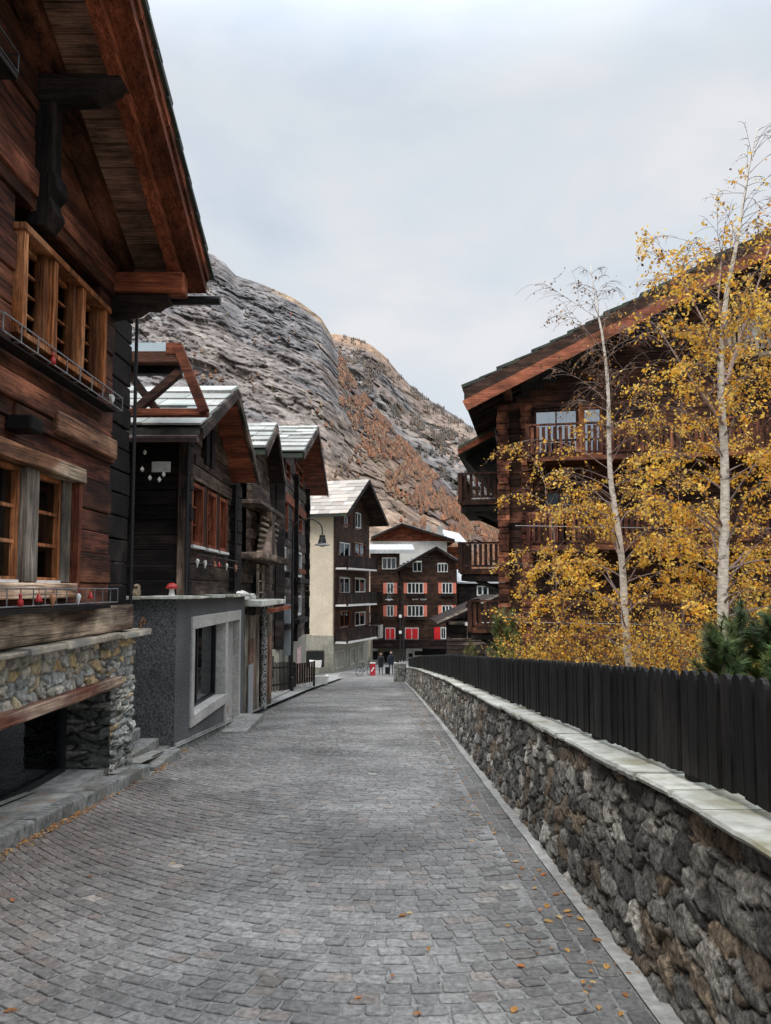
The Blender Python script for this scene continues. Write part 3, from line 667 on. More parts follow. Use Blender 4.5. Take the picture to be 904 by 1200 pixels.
# upper window group: three casements in a deep orange frame
wf = MB(); x0, z0, x1, z1 = uw
wf.box(x0 - .03, -.09, z1, x1 + .06, .12, z1 + .06, .75); wf.box(x0 - .03, -.05, z0 - .05, x1 + .03, .12, z0, .9)
posts = [x0, 6.74, 7.38, x1 - .075]
for k, x in enumerate(posts): wf.box(x, -.07, z0, x + .075, .10, z1, (1.15, .95, 1.1, 1.2)[k], j=.004)
wo = wf.build('window', WD('orange', 'z'), h, bevel=.006)
for a, b in zip(posts[:-1], posts[1:]):
    c = window(wo, a + .085, z0 + .01, b - .01, z1 - .01, WD('orange', 'z'), 2, 4, y=.06, dep=.03, fw=.04, curtain='full', name='casement', proud=.01)
    q = MB(); q.box(b - .10, -.02, z0, b - .015, .05, z1, .42); q.build('reveal_board', WD('orange', 'z'), wo)
rail_rack(h, 5.6, 8.2, 3.52, 3.66, .20, n=9, zr=.0, m=metal_grey, rod=.007)
q = MB(); q.box(5.62, -.15, 3.50, 8.18, -.01, 3.515, 1); q.build('flower_shelf', WD('black', 'x'), h)
# lower window group
wf = MB(); x0, z0, x1, z1 = lw
wf.box(3.4, -.11, z1 + .0, 7.50, .10, z1 + .14, .95, j=.01); wf.box(3.4, -.10, z0 - .14, 7.36, .1, z0 - .01, 1.35, j=.01)
wo = wf.build('window', wood('wood_window_beam', (.10, .045, .025), (.36, .17, .09), (.50, .38, .27), 'x', 13, t3=.53), h, bevel=.012)
for bx in ((6.37, -.06, 6.60, 1.0), (7.19, -.02, 7.37, .8), (5.0, -.09, 5.35, .9)): q = MB(); q.box(bx[0], bx[1], z0, bx[2], .08, z1, bx[3], j=.004); q.build('plank_mullion', WD('grey', 'z'), wo, bevel=.008)
q = MB(); q.box(7.38, -.09, z0 - .1, 7.46, .08, z1, 1.0); q.build('frame_post', WD('terra', 'z'), wo)
for a, b in ((5.4, 6.36), (6.61, 7.18), (3.9, 4.95)):
    c = window(wo, a, z0, b, z1 - .005, WD('orange', 'z'), 2 if b - a > .8 else 1, 3, y=.0, dep=.05, fw=.042, curtain='full', name='casement', proud=.0, mw=.035)
    q = MB(); q.box(a + .05, -.03, z0 - .02, b - .03, .02, z0 + .015, 1); q.build('weather_bar', paint_white, c)
q = MB(); q.box(6.0, -.22, 3.0, 6.0 + .32, .04, 3.12, .5)
hk = MB(); hk.prism([(6.10, 2.88), (6.34, 2.88), (6.33, 3.0), (6.12, 3.01)], -.2, .02, t=.5); hk.build('beam_stub', WD('black', 'y'), h, bevel=.02)
rail_rack(h, 3.4, 8.2, 1.46, 1.60, .20, n=22, m=metal_grey, rod=.006)
q = MB(); q.box(3.42, -.2, 1.40, 8.0, -.01, 1.44, .8); q.build('flower_shelf', WD('black', 'x'), h)
# roof with deep overhang
r = MB(); yf = -.94; th = .30
ZE1, SL1, XE1 = 5.24, .494, 8.85; ZR1 = ZE1 + SL1 * (XE1 - 3.2)
r.prism([(XE1, ZE1), (3.2, ZR1), (3.2, ZR1 - .095), (XE1, ZE1 - .095)], yf, 7, t=.8); r.prism([(-2.45, ZE1), (3.2, ZR1), (3.2, ZR1 - .095), (-2.45, ZE1 - .095)], yf, 7, t=.8)
ro = r.build('roof', slate_dark, h)
s = MB(); U = Vector((3.2 - XE1, 0, ZR1 - ZE1))
slates(s, (XE1 + .04, yf - .03, ZE1 - .01), (0, 1, 0), U, 7.9, U.length, .42, .04, jag=.05); s.build('slates', slate_dark, ro)
def rk(x): return ZE1 + SL1 * (XE1 - x)
q = MB(); q.beam((8.80, yf + .10, rk(8.8) - .17), (3.2, yf + .10, rk(3.2) - .17), .22, .10, .8, up=(0, 0, 1))
q.beam((8.74, yf + .26, rk(8.74) - .25), (3.2, yf + .26, rk(3.2) - .25), .12, .20, 1.15); q.build('barge_board', WD('terra', 'x'), ro)
q = MB(); x = 8.80                                               # short boards laid up the rake under the slates
while x > 3.4:
    q.beam((x, yf + .012, rk(x) - .02), (x - .20, yf + .012, rk(x - .2) - .02), .10, .13, TR(.6, 1.4)); x -= .212
q.build('rake_boards', WD('terra', 'x'), ro)
q = MB(); x = 8.78
while x > 3.3:
    q.beam((x, -.2, rk(x) - .115), (x - .215, -.2, rk(x - .215) - .115), 1.0, .02, TR(.85, 1.15)); x -= .225
q.build('soffit', WD('tan', 'y'), ro)
q = MB(); q.beam((8.5, -.10, rk(8.5) - .21), (3.2, -.10, rk(3.2) - .21), .18, .17, .7); q.build('rafter', WD('red', 'x'), ro)
q = MB(); q.box(8.32, -.80, 4.89, 8.54, .3, 5.12, 1.3, j=.006); q.build('purlin', WD('terra', 'y'), h, bevel=.02)
q = MB(); q.prism([(-.62, 4.87), (-.64, 4.80), (-.56, 4.77), (-.50, 4.72), (-.38, 4.73), (-.28, 4.66), (-.12, 4.64), (.1, 4.6), (.1, 4.87)], 8.34, 8.52, ax='x', t=1)
q.build('purlin_bracket', WD('deep', 'y'), h, bevel=.01)
q = MB(); q.prism([(.1, 6.10), (-.72, 6.10), (-.76, 6.03), (-.68, 5.98), (-.6, 5.95), (-.5, 5.88), (.1, 5.86)], 6.42, 6.60, ax='x', t=1); q.build('purlin', WD('black', 'y'), h, bevel=.01)
q = MB(); q.box(6.44, -.16, 5.20, 6.62, .05, 5.9, 1, j=.01); q.prism([(.05, 5.20), (-.20, 5.20), (-.22, 5.05), (-.15, 4.98), (-.2, 4.85), (-.12, 4.72), (.05, 4.74)], 6.42, 6.64, ax='x', t=.8); q.build('bracket_post', WD('black', 'z'), h, bevel=.015)
q = MB(); q.lathe([(.0, -.35), (.055, -.35), (.06, .3), (.0, .3)], (8.86, -.75, 5.0), 10, ax='y'); q.build('gutter_end', metal_black, h)
# upper balcony rack at the very edge of view
rail_rack(h, 3.2, 5.25, 5.28, 5.42, .42, n=6)
q = MB(); q.box(3.2, -.42, 5.23, 5.25, 0, 5.275); q.build('flower_shelf', WD('black', 'x'), h)
dp = MB(); dp.tube([(9.22, .0, 4.9), (9.22, .0, 1.14)], .022, 8); dp.build('downpipe', metal_black, h)

# ornaments hung on the flower rail
def heart(mb, c, s, t):
    pts = []
    for k in range(16):
        a = 2 * PI * k / 16; pts.append((c[0] + s * .062 * 16 * math.sin(a) ** 3 / 16, c[2] + s * .062 * (13 * math.cos(a) - 5 * math.cos(2 * a) - 2 * math.cos(3 * a) - math.cos(4 * a)) / 16))
    mb.prism(pts, c[1] - .012, c[1] + .012, t=t)
def ornament(kind, x, z, host_x, m_, label, size=1.0, rz=PI / 2, base=(-3.05, 0)):
    o = thing('hanging_ornament', label, 'ornament', (host_x, x, z), PI / 2, 'christmas ornaments hung on the flower rails')
    q = MB(); q.tube([(0, 0, 0), (.004, 0, -.05 * size)], .003 * size, 5); q.build('string', cloth('ornament_string', (.35, .03, .03)), o)
    q = MB(); zz = -.05 * size
    if kind == 'heart': heart(q, (0, 0, zz - .05 * size), size, 1)
    elif kind == 'bell': q.lathe([(0, zz), (.015 * size, zz - .005), (.022 * size, zz - .04 * size), (.04 * size, zz - .07 * size), (.036 * size, zz - .072 * size), (0, zz - .06 * size)], n=12)
    elif kind == 'cone': q.lathe([(0, zz), (.026 * size, zz - .015 * size), (.03 * size, zz - .04 * size), (.012 * size, zz - .10 * size), (0, zz - .12 * size)], n=12)
    elif kind == 'drop': q.lathe([(0, zz), (.018 * size, zz - .01 * size), (.028 * size, zz - .03 * size), (.016 * size, zz - .075 * size), (0, zz - .125 * size)], n=12)
    elif kind == 'man':
        q.lathe([(0, zz), (.016 * size, zz - .01), (.016 * size, zz - .03), (.01 * size, zz - .035), (.028 * size, zz - .06), (.03 * size, zz - .10), (0, zz - .105)], n=10)
    q.build('pendant', m_, o, smooth=kind != 'heart')
    if kind == 'bell': q = MB(); q.lathe([(0, zz - .06 * size), (.012 * size, zz - .075 * size), (0, zz - .09 * size)], n=8); q.build('clapper', metal_grey, o)
    return o
om = {k: mat('ornament_' + k, tuple(q * .8 for q in c), c, 30, rough=.4, bump=.1, spec=.5) for k, c in {'red': (.5, .03, .03), 'white': (.7, .68, .64), 'copper': (.45, .2, .1), 'gold': (.5, .3, .15)}.items()}
RX = -2.845
def on_rail(px, zr_): p = atX(px, 690, RX); return p.y
for (kind, px, m_, lab, s_) in (('man', 24.5, om['red'], 'small red figure hung furthest left on the lower flower rail of the log house', 1),
        ('bell', 46, om['red'], 'red bell with silver clapper hung on the lower flower rail under the grey plank mullion', 1.15),
        ('cone', 62.5, om['copper'], 'copper pine cone ornament hung between a red bell and a white drop', 1.2),
        ('drop', 92.5, om['white'], 'white pointed drop ornament hung on the lower rail under the right window post', 1.15),
        ('bell', 106.5, om['red'], 'smaller red bell hung nearest the dark house corner on the lower flower rail', 1.0)):
    ornament(kind, on_rail(px, 0), 1.605, RX, m_, lab, s_ * .8)
for (kind, px, m_, lab) in (('man', 64, om['red'], 'small red figure hung on the upper flower rail of the log house'), ('heart', 134, om['white'], 'little white heart hung near the far end of the upper flower rail')):
    p = atX(px, 430, -2.83); ornament(kind, min(p.y, 8.1), 3.66, -2.845, m_, lab, .85)
# curled iron hook on the coping corner
hk = MB(); hk.tube([(-2.95 + .0, 9.3, 1.12), (-2.95, 9.31, 1.2), (-2.93, 9.34, 1.25), (-2.92, 9.37, 1.22), (-2.93, 9.37, 1.17)], .012, 6); o = hk.build('iron_figure', mat('rusty_iron', (.12, .045, .02), (.28, .12, .05), 30, rough=.8, bump=.4))
tag(o, 'small rusty curled iron figure on the far corner of the log house coping', 'figurine')

# ================================================================== HOUSE WITH THE GREY PLASTER BASE
H2X = -3.05
F2 = Frame(H2X, 0, PI / 2)
h2 = thing('timber_house', 'dark timber house with pale slate roof on a grey roughcast base, second on the left', 'house', (H2X, 0, 0), PI / 2)
ya, yb = 11.25, 16.7
fr = F2.rect(222, 712, 277, 838)  # stone window-and-door surround
wx0, wx1 = 12.25, 14.75; dx1 = 15.95
print('H2 rects', fr, F2.rect(205, 700, 290, 860), F2.rect(225, 570, 268, 640))
b = MB()
zt = 1.44; zb = -1.6
hx0, hx1, hz0 = 12.25, 16.0, -.42
b.box(ya, 0, zb, hx0, .3, zt); b.box(hx1, 0, zb, yb, .3, zt); b.box(hx0, 0, 1.12, hx1, .3, zt); b.box(hx0, 0, zb, 14.85, .3, -.45); b.box(ya, .3, zb, yb, 6, zt)
b.build('plaster_base', plaster_grey, h2)
m = MB(); xx = ya - .1
while xx < yb + .2:
    l = rnd.uniform(.5, .9); m.box(xx, -.12 + rnd.uniform(-.03, .02), zt + .002, xx + l - .01, .5, zt + .055 + rnd.uniform(-.008, .01), TR(.9, 1.15), j=.01); xx += l
xx = .5
while xx < 5: m.box(ya - .1 + rnd.uniform(-.02, .02), xx, zt + .002, ya + .5, xx + .7, zt + .05, TR(.85, 1.1), j=.01); xx += .71
m.build('coping', coping_m, h2, bevel=.01)
# display window and door in one pale surround
s = MB(); t_ = .17
s.box(12.10, -.035, .96, 16.14, .25, 1.16, 1.05); s.box(12.10, -.035, -.56, 12.27, .25, .96, 1.0); s.box(12.27, -.035, -.56, 14.82, .25, -.38, 1.1); s.box(14.66, -.03, -.38, 14.84, .25, .96, .95); s.box(14.66, -.03, -1.05, 14.84, .25, -.56, .95); s.box(15.98, -.035, -1.05, 16.14, .25, .96, .95)
so_ = s.build('window_surround', paint_pale, h2, bevel=.01)
q = MB(); q.box(12.27, .20, -.38, 14.66, .212, .96); q.build('pane', glass_clear, so_)
q = MB(); q.box(12.27, .9, -.4, 14.66, .95, .96, 1); q.box(13.9, .26, -.38, 13.95, .6, .96, 1.2); q.build('display_back', mat('display_back', (.05, .055, .055), (.16, .17, .165), 2, rough=.8, bump=0), so_)
q = MB(); q.box(13.2, .16, -.34, 13.26, .22, .92, .5); q.box(12.27, .16, -.34, 12.33, .22, .92, .5); q.box(14.6, .16, -.34, 14.66, .22, .92, .5); q.box(12.27, .16, .92, 14.66, .22, .96, .5); q.box(12.27, .16, -.38, 14.66, .22, -.34, .5); q.build('metal_frame', metal_black, so_)
d = MB(); d.box(14.84, .10, -1.0, 15.98, .15, .96, 1); d.box(14.95, .09, -.8, 15.87, .099, .85, .9); do = d.build('door', mat('pale_metal_door', (.34, .33, .31), (.48, .47, .44), 8, rough=.5, bump=.1, grime=.25), h2)
q = MB(); q.tube([(14.97, .1, -.02), (14.97, .03, -.02), (15.12, .03, -.02)], .018, 8); q.box(14.93, .085, -.12, 15.01, .1, .06); q.build('handle', metal_grey, do)
q = MB(); q.box(15.35, .08, -.85, 15.5, .088, -.72); q.build('door_sticker', mat('brown_sticker', (.25, .15, .08), (.35, .22, .12), 10, rough=.6, bump=0), do)
q = MB(); q.box(14.3, -.5, -1.5, 16.3, .05, -1.0, 1.1, j=.015); q.build('door_step', granite, h2, bevel=.02)
# timber storey
hw = F2.rect(224, 572, 266, 640)
WX = [(12.10, 12.88), (13.14, 13.86), (14.12, 14.80)]; WZ0, WZ1 = 2.30, 3.30
def z2(x): return 4.0 + (x - 11.25) * .455 if x < 14.1 else 4.0 + (14.1 - 11.25) * .455 - (x - 14.1) * .52
def span2(z):
    k = z + .12 - 3.88; return (max(11.95, 10.75 + k / .477), min(15.3, 15.78 - k / .51))
m = MB(); planks(m, 11.95, 15.3, 1.5, 4.9, .24, .12, [(12.04, WZ0 - .05, 14.87, WZ1 + .05)], span2, .02, y=.06, tv=(.5, 1.5), vary=.2)
m.build('wall', WD('barn', 'x'), h2, bevel=.01)
m = MB(); planks(m, 11.97, 15.25, WZ1 + .06, WZ1 + .30, .24, .12, j=.0, y=.02, tv=(1.6, 2.0)); planks(m, 12.4, 15.2, WZ1 + .32, WZ1 + .5, .24, .12, j=.0, y=.03, tv=(1.1, 1.5)); m.build('lintel_log', WD('barn', 'x'), h2, bevel=.01)
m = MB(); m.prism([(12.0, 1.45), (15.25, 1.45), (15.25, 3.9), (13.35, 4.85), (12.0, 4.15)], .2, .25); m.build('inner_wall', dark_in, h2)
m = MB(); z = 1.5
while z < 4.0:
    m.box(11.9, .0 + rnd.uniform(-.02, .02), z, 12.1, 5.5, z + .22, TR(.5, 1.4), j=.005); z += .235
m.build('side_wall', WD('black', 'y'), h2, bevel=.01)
m = MB(); m.box(11.78, 1.0, 1.5, 11.93, 1.2, 4.1, 1.0); m.box(11.80, .02, 1.5, 12.0, .16, 3.95, 1.2); m.build('corner_post', WD('barn', 'z'), h2, bevel=.01)
for (a, b_) in WX:
    c = window(h2, a, WZ0, b_, WZ1, WD('terra', 'z'), 2, 3, y=.04, dep=.10, fw=.06, curtain='side', proud=.03, mw=.035)
    q = MB(); q.box(a - .02, -.03, WZ0 - .05, b_ + .02, .1, WZ0 - .005, 1); q.build('sill', paint_white, c)
for (a, b_) in ((12.04, 12.09), (12.89, 13.13), (13.87, 14.11), (14.81, 14.87)): m = MB(); m.box(a, .02, WZ0 - .05, b_, .14, WZ1 + .03, TR(.6, 1.1)); m.build('window_post', WD('dark', 'z'), h2)
c = window(h2, 0, 0, .01, .01, WD('dark', 'z'), 1, 1) if False else None
# window in the shaded side wall, facing the viewer
sd = MB(); sd.box(11.86, 1.25, 2.0, 11.9, 1.30, 3.0); sd.box(11.86, 1.9, 2.0, 11.9, 1.95, 3.0); sd.box(11.86, 1.3, 2.0, 11.9, 1.9, 2.05); sd.box(11.86, 1.3, 2.95, 11.9, 1.9, 3.0); sd.box(11.80, 1.2, 1.93, 11.9, 2.0, 2.0, 2.5)
sd.build('side_window', WD('terra', 'z'), h2); q = MB(); q.box(11.875, 1.3, 2.05, 11.885, 1.9, 2.95); q.build('curtain', curtain_m, h2)
rail_rack(h2, 12.0, 15.3, 2.0, 2.14, .16, n=16, y=.04)
# roof
r2 = gable_roof(h2, 10.75, 15.78, 13.35, 3.88, 3.88, 5.12, -.42, 5.5, th=.10, sm=slate_pale, edge=slate_dark, soffit='terra', barge='barn', size=.62, sth=.035, bw=.16)
q = MB(); q.lathe([(.0, -.42), (.05, -.42), (.055, 2.6), (0, 2.6)], (10.64, 0, 3.70), 10, ax='y', t=1.4); q.build('gutter', mat('brown_gutter', (.05, .03, .03), (.09, .06, .055), 10, rough=.4, bump=.05), h2)
q = MB()
for x in (12.9, 13.3): q.box(x, -.02, 3.72, x + .22, .02, 4.42, TR(.4, .7))
q.build('gable_hatch', WD('black', 'z'), h2)
q = MB()
for k in range(9): q.box(15.36, -.08 + rnd.uniform(-.01, .01), 1.55 + k * .24, 15.85, .1, 1.77 + k * .24, TR(.6, 1.2), j=.004)
q.build('shutter', WD('black', 'x'), h2)
dp = MB(); dp.tube([(11.7, -.02, 3.9), (11.7, -.02, 1.5)], .03, 8); dp.build('downpipe', metal_black, h2); dp = MB(); dp.tube([(15.33, -.06, 3.7), (15.33, -.06, 1.5)], .02, 6); dp.build('downpipe', metal_black, h2)
# blue-white sticker on the corner post
q = MB(); q.box(11.775, 1.05, 1.85, 11.779, 1.15, 2.10); q.build('blue_notice', mat('blue_notice', (.05, .12, .35), (.4, .5, .6), 60, rough=.5, bump=0), h2)
sg = MB(); sg.box(-.14, 0, -.08, .14, .012, .08); o = sg.build('wall_plate', paint_white, loc=tuple(atY(189, 547, 11.5))); tag(o, 'small plain white plate in the dark gap under the slate eave', 'plate')
# ornaments on this rail
for i, (kind, px, m_, lab) in enumerate((('drop', 232.5, om['white'], 'white drop ornament first on the rail under the three red windows'), ('heart', 241.5, om['white'], 'large white heart ornament on the rail under the three red windows'),
        ('man', 252.5, om['copper'], 'slim copper figure ornament right of the large white heart'), ('bell', 257.5, om['red'], 'rusty red bell ornament next to the slim copper figure'),
        ('drop', 266.5, om['white'], 'thin pale drop ornament between a red bell and a copper heart'), ('heart', 277.5, om['copper'], 'copper heart ornament last on the rail under the red windows'))):
    p = atX(px, 650, H2X + .13); ornament(kind, min(p.y, 15.2), 2.13, H2X + .12, m_, lab, 1.2)
# mushroom and owl on the coping
mu = thing('mushroom_figure', 'red capped toadstool figure standing on the grey base coping by the corner post', 'figurine', tuple(atY(201.5, 697, 11.45)))
mu.location.z = 1.495
q = MB(); q.lathe([(.05, 0), (.04, .05), (.035, .1), (.045, .13)], n=12); q.build('stem', om['white'], mu, smooth=True)
q = MB(); q.lathe([(.045, .10), (.085, .11), (.09, .13), (.065, .17), (.03, .19), (0, .195)], n=14); q.build('cap', om['red'], mu, smooth=True)
ow = thing('owl_figure', 'small brown and cream owl figure on the grey base coping beside the log house', 'figurine', tuple(atY(160.5, 697, 11.6))); ow.location.z = 1.49
q = MB(); q.lathe([(0, 0), (.055, .01), (.065, .06), (.05, .11), (.055, .14), (.04, .175), (0, .185)], n=12); q.build('body', mat('owl_paint', (.18, .11, .06), (.5, .42, .3), 25, rough=.6, bump=.1), ow, smooth=True)
q = MB(); q.lathe([(0, -.02), (.016, -.015), (.016, 0), (0, .005)], (.02, -.055, .135), 8, ax='y'); q.lathe([(0, -.02), (.016, -.015), (.016, 0), (0, .005)], (-.02, -.055, .135), 8, ax='y'); q.build('eyes', metal_black, ow)
# string of lights sagging in the gap
sl_ = thing('string_of_lights', 'thin cable with pale leaf shaped lights hanging down in the dark gap under the eave', 'string lights')
pts = [atY(x, y, 11.05) for x, y in ((163, 480), (164, 505), (165, 520), (168, 531), (166, 545), (172, 556), (182, 562), (189, 558), (195, 548))]
q = MB(); q.tube(pts, .004, 5); q.build('cable', metal_black, sl_)
for (x, y) in ((163, 507), (170, 530), (167, 550), (176, 560), (187, 562), (192, 556)):
    p = atY(x, y, 11.04); q = MB(); q.lathe([(0, 0), (.022, .02), (.028, .045), (0, .085)], n=8); q.build('lamp', paint_white, sl_, loc=tuple(p - Vector((0, 0, .04))), smooth=True)

# ================================================================== TIMBER CANOPY in the gap
cn = thing('timber_canopy', 'reddish timber truss frame with small glass top, beside the log house', 'canopy')
tb = lambda p, q_, w_, h_, nm, kd='terra', al='x': (lambda mb: (mb.beam(p, q_, w_, h_, TR(.8, 1.1)), mb.build(nm, WD(kd, al), cn, bevel=.008)))(MB())
A_ = lambda x, y, Y: atY(x, y, Y)
Yc = 10.4
tb(A_(140, 420, Yc), A_(213, 420, Yc), .16, .16, 'tie_beam', 'dark'); tb(A_(140, 433, Yc + .2), A_(213, 433, Yc + .2), .14, .15, 'tie_beam', 'black')
tb(A_(140, 484, Yc), A_(244, 484, Yc), .14, .10, 'bottom_beam')
tb(A_(196, 410, Yc - .02), A_(212, 410, Yc - .02), .14, .16, 'end_block')
tb(A_(208, 404, Yc - .05), A_(240, 483, Yc - .05), .13, .13, 'rafter')
tb(A_(211, 436, Yc + .05), A_(158, 482, Yc + .05), .12, .11, 'brace', 'dark'); tb(A_(152, 438, Yc + .1), A_(184, 481, Yc + .1), .12, .10, 'brace', 'dark')
q = MB(); a = A_(150, 402, Yc); b_ = A_(195, 412, Yc); q.box(a.x, Yc - .02, b_.z, b_.x, Yc + 1.2, a.z, 1); q.build('glass_top', mat('frosted_glass', (.50, .62, .66), (.62, .72, .76), 3, rough=.2, bump=.05), cn)

# ================================================================== OLD BARN (third on the left)
h3 = thing('old_barn', 'narrow blackened old barn with a stepped slate roof between two timber houses', 'barn', (-3.3, 0, 0), PI / 2)
m = MB(); planks(m, 17.6, 22.6, -1.8, 5.6, .21, .14, [(19.0, 1.2, 20.6, 1.9), (18.9, -1.4, 20.9, .9)], lambda z: (17.6, 22.6) if z < 2.3 else ((18.9, 21.8) if z < 4.7 else (18.9 + max(0, z - 5.0) * 1.8, 21.8 - (z - 4.7) * 1.3)), .05, tv=(.4, 1.6), vary=.25)
m.build('wall', WD('barn', 'x'), h3, bevel=.01)
m = MB(); m.box(18.9, .3, -2, 21.7, 5, 4.7); m.build('inner_wall', dark_in, h3)
gable_roof(h3, 18.5, 22.1, 20.3, 4.98, 4.75, 5.98, -.38, 4.5, th=.12, sm=slate_pale, edge=slate_dark, soffit='deep', barge='barn', size=.42, sth=.05)
m = MB(); m.box(17.3, -.55, 2.28, 22.0, .1, 2.42, 1.3, j=.02); m.build('loft_floor', WD('barn', 'x'), h3, bevel=.01)
m = MB(); m.box(17.5, -.45, 3.55, 21.6, .1, 3.66, 1.0, j=.02); m.build('upper_beam', WD('barn', 'x'), h3, bevel=.01)
m = MB()
for k in range(7): m.beam((18.6, -.2 - .02 * k, 2.5 + .14 * k), (21.2, -.22 - .02 * k, 2.5 + .14 * k), .06, .05, TR(.6, 1.5))
m.build('stacked_laths', WD('grey', 'x'), h3)
m = MB(); m.prism([(19.0, 2.45), (20.6, 2.45), (20.2, 2.75), (19.9, 3.3), (20.3, 3.55), (19.3, 3.55), (19.5, 3.2), (19.3, 2.8)], -.42, -.1, t=1.4); m.build('carved_post', WD('barn', 'z'), h3, bevel=.02)
ld = thing('wooden_ladder', 'grey wooden ladder leaning upright against the blackened barn wall', 'ladder', (-3.12, 0, 0), PI / 2)
for x in (18.7, 19.5): m = MB(); m.beam((x, -.02, .7), (x + .05, .0, 2.2), .07, .05, 1.2); m.build('stile', WD('grey', 'z'), ld)
for k in range(5): m = MB(); m.beam((18.7, -.02, .95 + .28 * k), (19.5, -.02, .95 + .28 * k), .04, .04, 1.1); m.build('rung', WD('grey', 'x'), ld)
# lean-to of grey boards at street level
sh = thing('board_shed', 'low pale board lean-to with a tin roof slab beside the grey plaster base', 'shed', (-3.1, 0, 0), PI / 2)
m = MB(); x = 17.0
while x < 20.9:
    w_ = rnd.uniform(.14, .22)
    if not (18.75 < x < 19.3): m.box(x, -.02 + rnd.uniform(-.012, .012), gnd(x) + .1, x + w_ - .01, .03, 1.0 + rnd.uniform(-.03, .03) - (x - 17) * .03, TR(.6, 1.15), j=.003)
    x += w_
m.build('board_wall', wood('wood_shed', (.10, .085, .065), (.26, .225, .175), (.33, .29, .23), 'z', 14), sh)
for (a, b_) in ((17.35, 18.1), (19.4, 20.0), (20.25, 20.75)):
    m = MB(); m.box(a, -.045, gnd(a) + .25, b_, -.03, .45, .55); m.box(a + .06, -.06, gnd(a) + .35, b_ - .06, -.046, .35, .8); m.build('door_panel', WD('tan', 'z'), sh)
m = MB(); m.box(17.2, -.075, -1.3, 17.75, -.05, -.1); m.build('tin_panel', mat('pale_tin', (.32, .35, .37), (.45, .47, .48), 6, rough=.4, bump=.05, metal=.4), sh)
m = MB(); m.tube([(18.95, -.12, gnd(19) + .1), (18.95, -.12, 1.25)], .075, 10, 1.0); m.build('spiral_post', mat('mottled_post', (.02, .02, .022), (.5, .5, .48), 26, rough=.7, bump=.4, lo=.48, hi=.56), sh)
m = MB(); m.box(16.75, -.42, 1.22, 20.6, .5, 1.34, 1.1, j=.02); m.build('roof_slab', coping_m, sh, bevel=.015)
m = MB(); m.box(17.9, -.5, 1.05, 21.3, -.35, 1.14, 1.2); m.build('eave_board', WD('terra', 'x'), sh)
def boulder(nm, p, s, mt, lab, cat='boulder', seed=1, sq=(1, 1, .75)):
    q = MB(); n, r_ = 14, 9; vs = []; fs = []; rr = random.Random(seed)
    for i in range(r_ + 1):
        for k in range(n):
            a, b_ = PI * i / r_, 2 * PI * k / n; d = Vector((math.sin(a) * math.cos(b_), math.sin(a) * math.sin(b_), math.cos(a)))
            f = 1 + .35 * (float(fbm(np.array([d.x * 1.7 + seed + d.z]), np.array([d.y * 1.7 + d.z * 2]), seed, 3)[0]) - .45)
            vs.append((d.x * s * f * sq[0], d.y * s * f * sq[1], max(d.z * s * f * sq[2], -s * sq[2] * .55) + s * sq[2] * .55))
    for i in range(r_): fs += [(i * n + k, i * n + (k + 1) % n, (i + 1) * n + (k + 1) % n, (i + 1) * n + k) for k in range(n)]
    q.add(vs, fs); o = q.build(nm, mt, smooth=True, loc=p); tag(o, lab, cat); return o
whites = mat('white_quartz', (.52, .50, .46), (.78, .76, .72), 10, rough=.7, bump=.6)
boulder('quartz_boulder', tuple(Vector((-3.28, 17.55, 1.34))), .19, whites, 'large white quartz lump lying on the lean-to roof slab', seed=4)
boulder('quartz_boulder', tuple(Vector((-3.2, 18.3, 1.34))), .13, whites, 'smaller white quartz lump on the lean-to roof slab, right of the large one', seed=7)

# ================================================================== TALL CHALET (fourth on the left)
F4 = Frame(-3.9, 0, PI / 2)
h4 = thing('tall_chalet', 'tall grey-brown log chalet with white lower windows and red upper windows, fourth on the left', 'house', (-3.9, 0, 0), PI / 2)
def r4(x0, y0, x1, y1): return F4.rect(x0, y0, x1, y1)
wins4 = [((343, 646, 353, 676), 'w'), ((342, 698, 352.5, 722), 'w'), ((329, 640, 334.5, 668), 'w'), ((328.5, 699, 334, 728), 'w'), ((330, 585, 337, 622), 'r'), ((344, 590, 354, 622), 'r'), ((333, 540, 340, 562), 'r'), ((346, 546, 355, 566), 'r')]
holes = [r4(*q[0]) for q in wins4]
def span4(z):
    if z < 6.2: return (28.2, 37.5)
    return (28.2 + max(0, (z - 6.2) / .36 - .4), 37.5 - max(0, (z - 6.2) / .36 - .3))
m = MB(); planks(m, 28.2, 37.5, -.6, 8.4, .26, .12, holes, span4, .03, tv=(.5, 1.5), vary=.15, cut=6)
m.build('wall', wood('wood_grey_log', (.022, .016, .014), (.085, .062, .05), (.17, .14, .12), 'x', 12), h4)
m = MB(); m.box(28.2, .16, -3.5, 37.4, 9, 6.4); m.build('inner_wall', WD('black', 'x'), h4)
for x in (28.15, 32.6, 37.5):
    m = MB(); z = -.6
    while z < 6.3: m.box(x - .13, -.20 + rnd.uniform(-.015, .015), z, x + .13, .1, z + .258, TR(.6, 1.1)); z += .262
    m.build('log_ends', WD('black', 'y'), h4)
m = MB(); m.box(28.3, -.06, 5.0, 32.3, 0, 5.35, 1.1); m.box(32.8, -.06, 4.9, 37.3, 0, 5.25, 1.1); m.box(32.9, -.05, 2.3, 37.2, 0, 2.5, 1); m.build('painted_beams', WD('terra', 'x'), h4)
for (rc, kd) in wins4:
    a, b_, c_, d_ = r4(*rc)
    o = window(h4, a, b_, c_, d_, paint_white if kd == 'w' else WD('terra', 'z'), 2, 1 if kd == 'w' else 2, dep=.06, fw=.09, curtain='full' if kd == 'w' else None, mw=.09)
    if kd == 'w': q = MB(); q.box(a - .1, -.35, b_ - .28, c_ + .1, -.02, b_ - .08, 1); q.build('flower_box', WD('black', 'x'), o)
m = MB(); m.box(28.1, -.04, -3.6, 37.6, .3, -.6); m.build('stone_base', plaster_beige, h4)
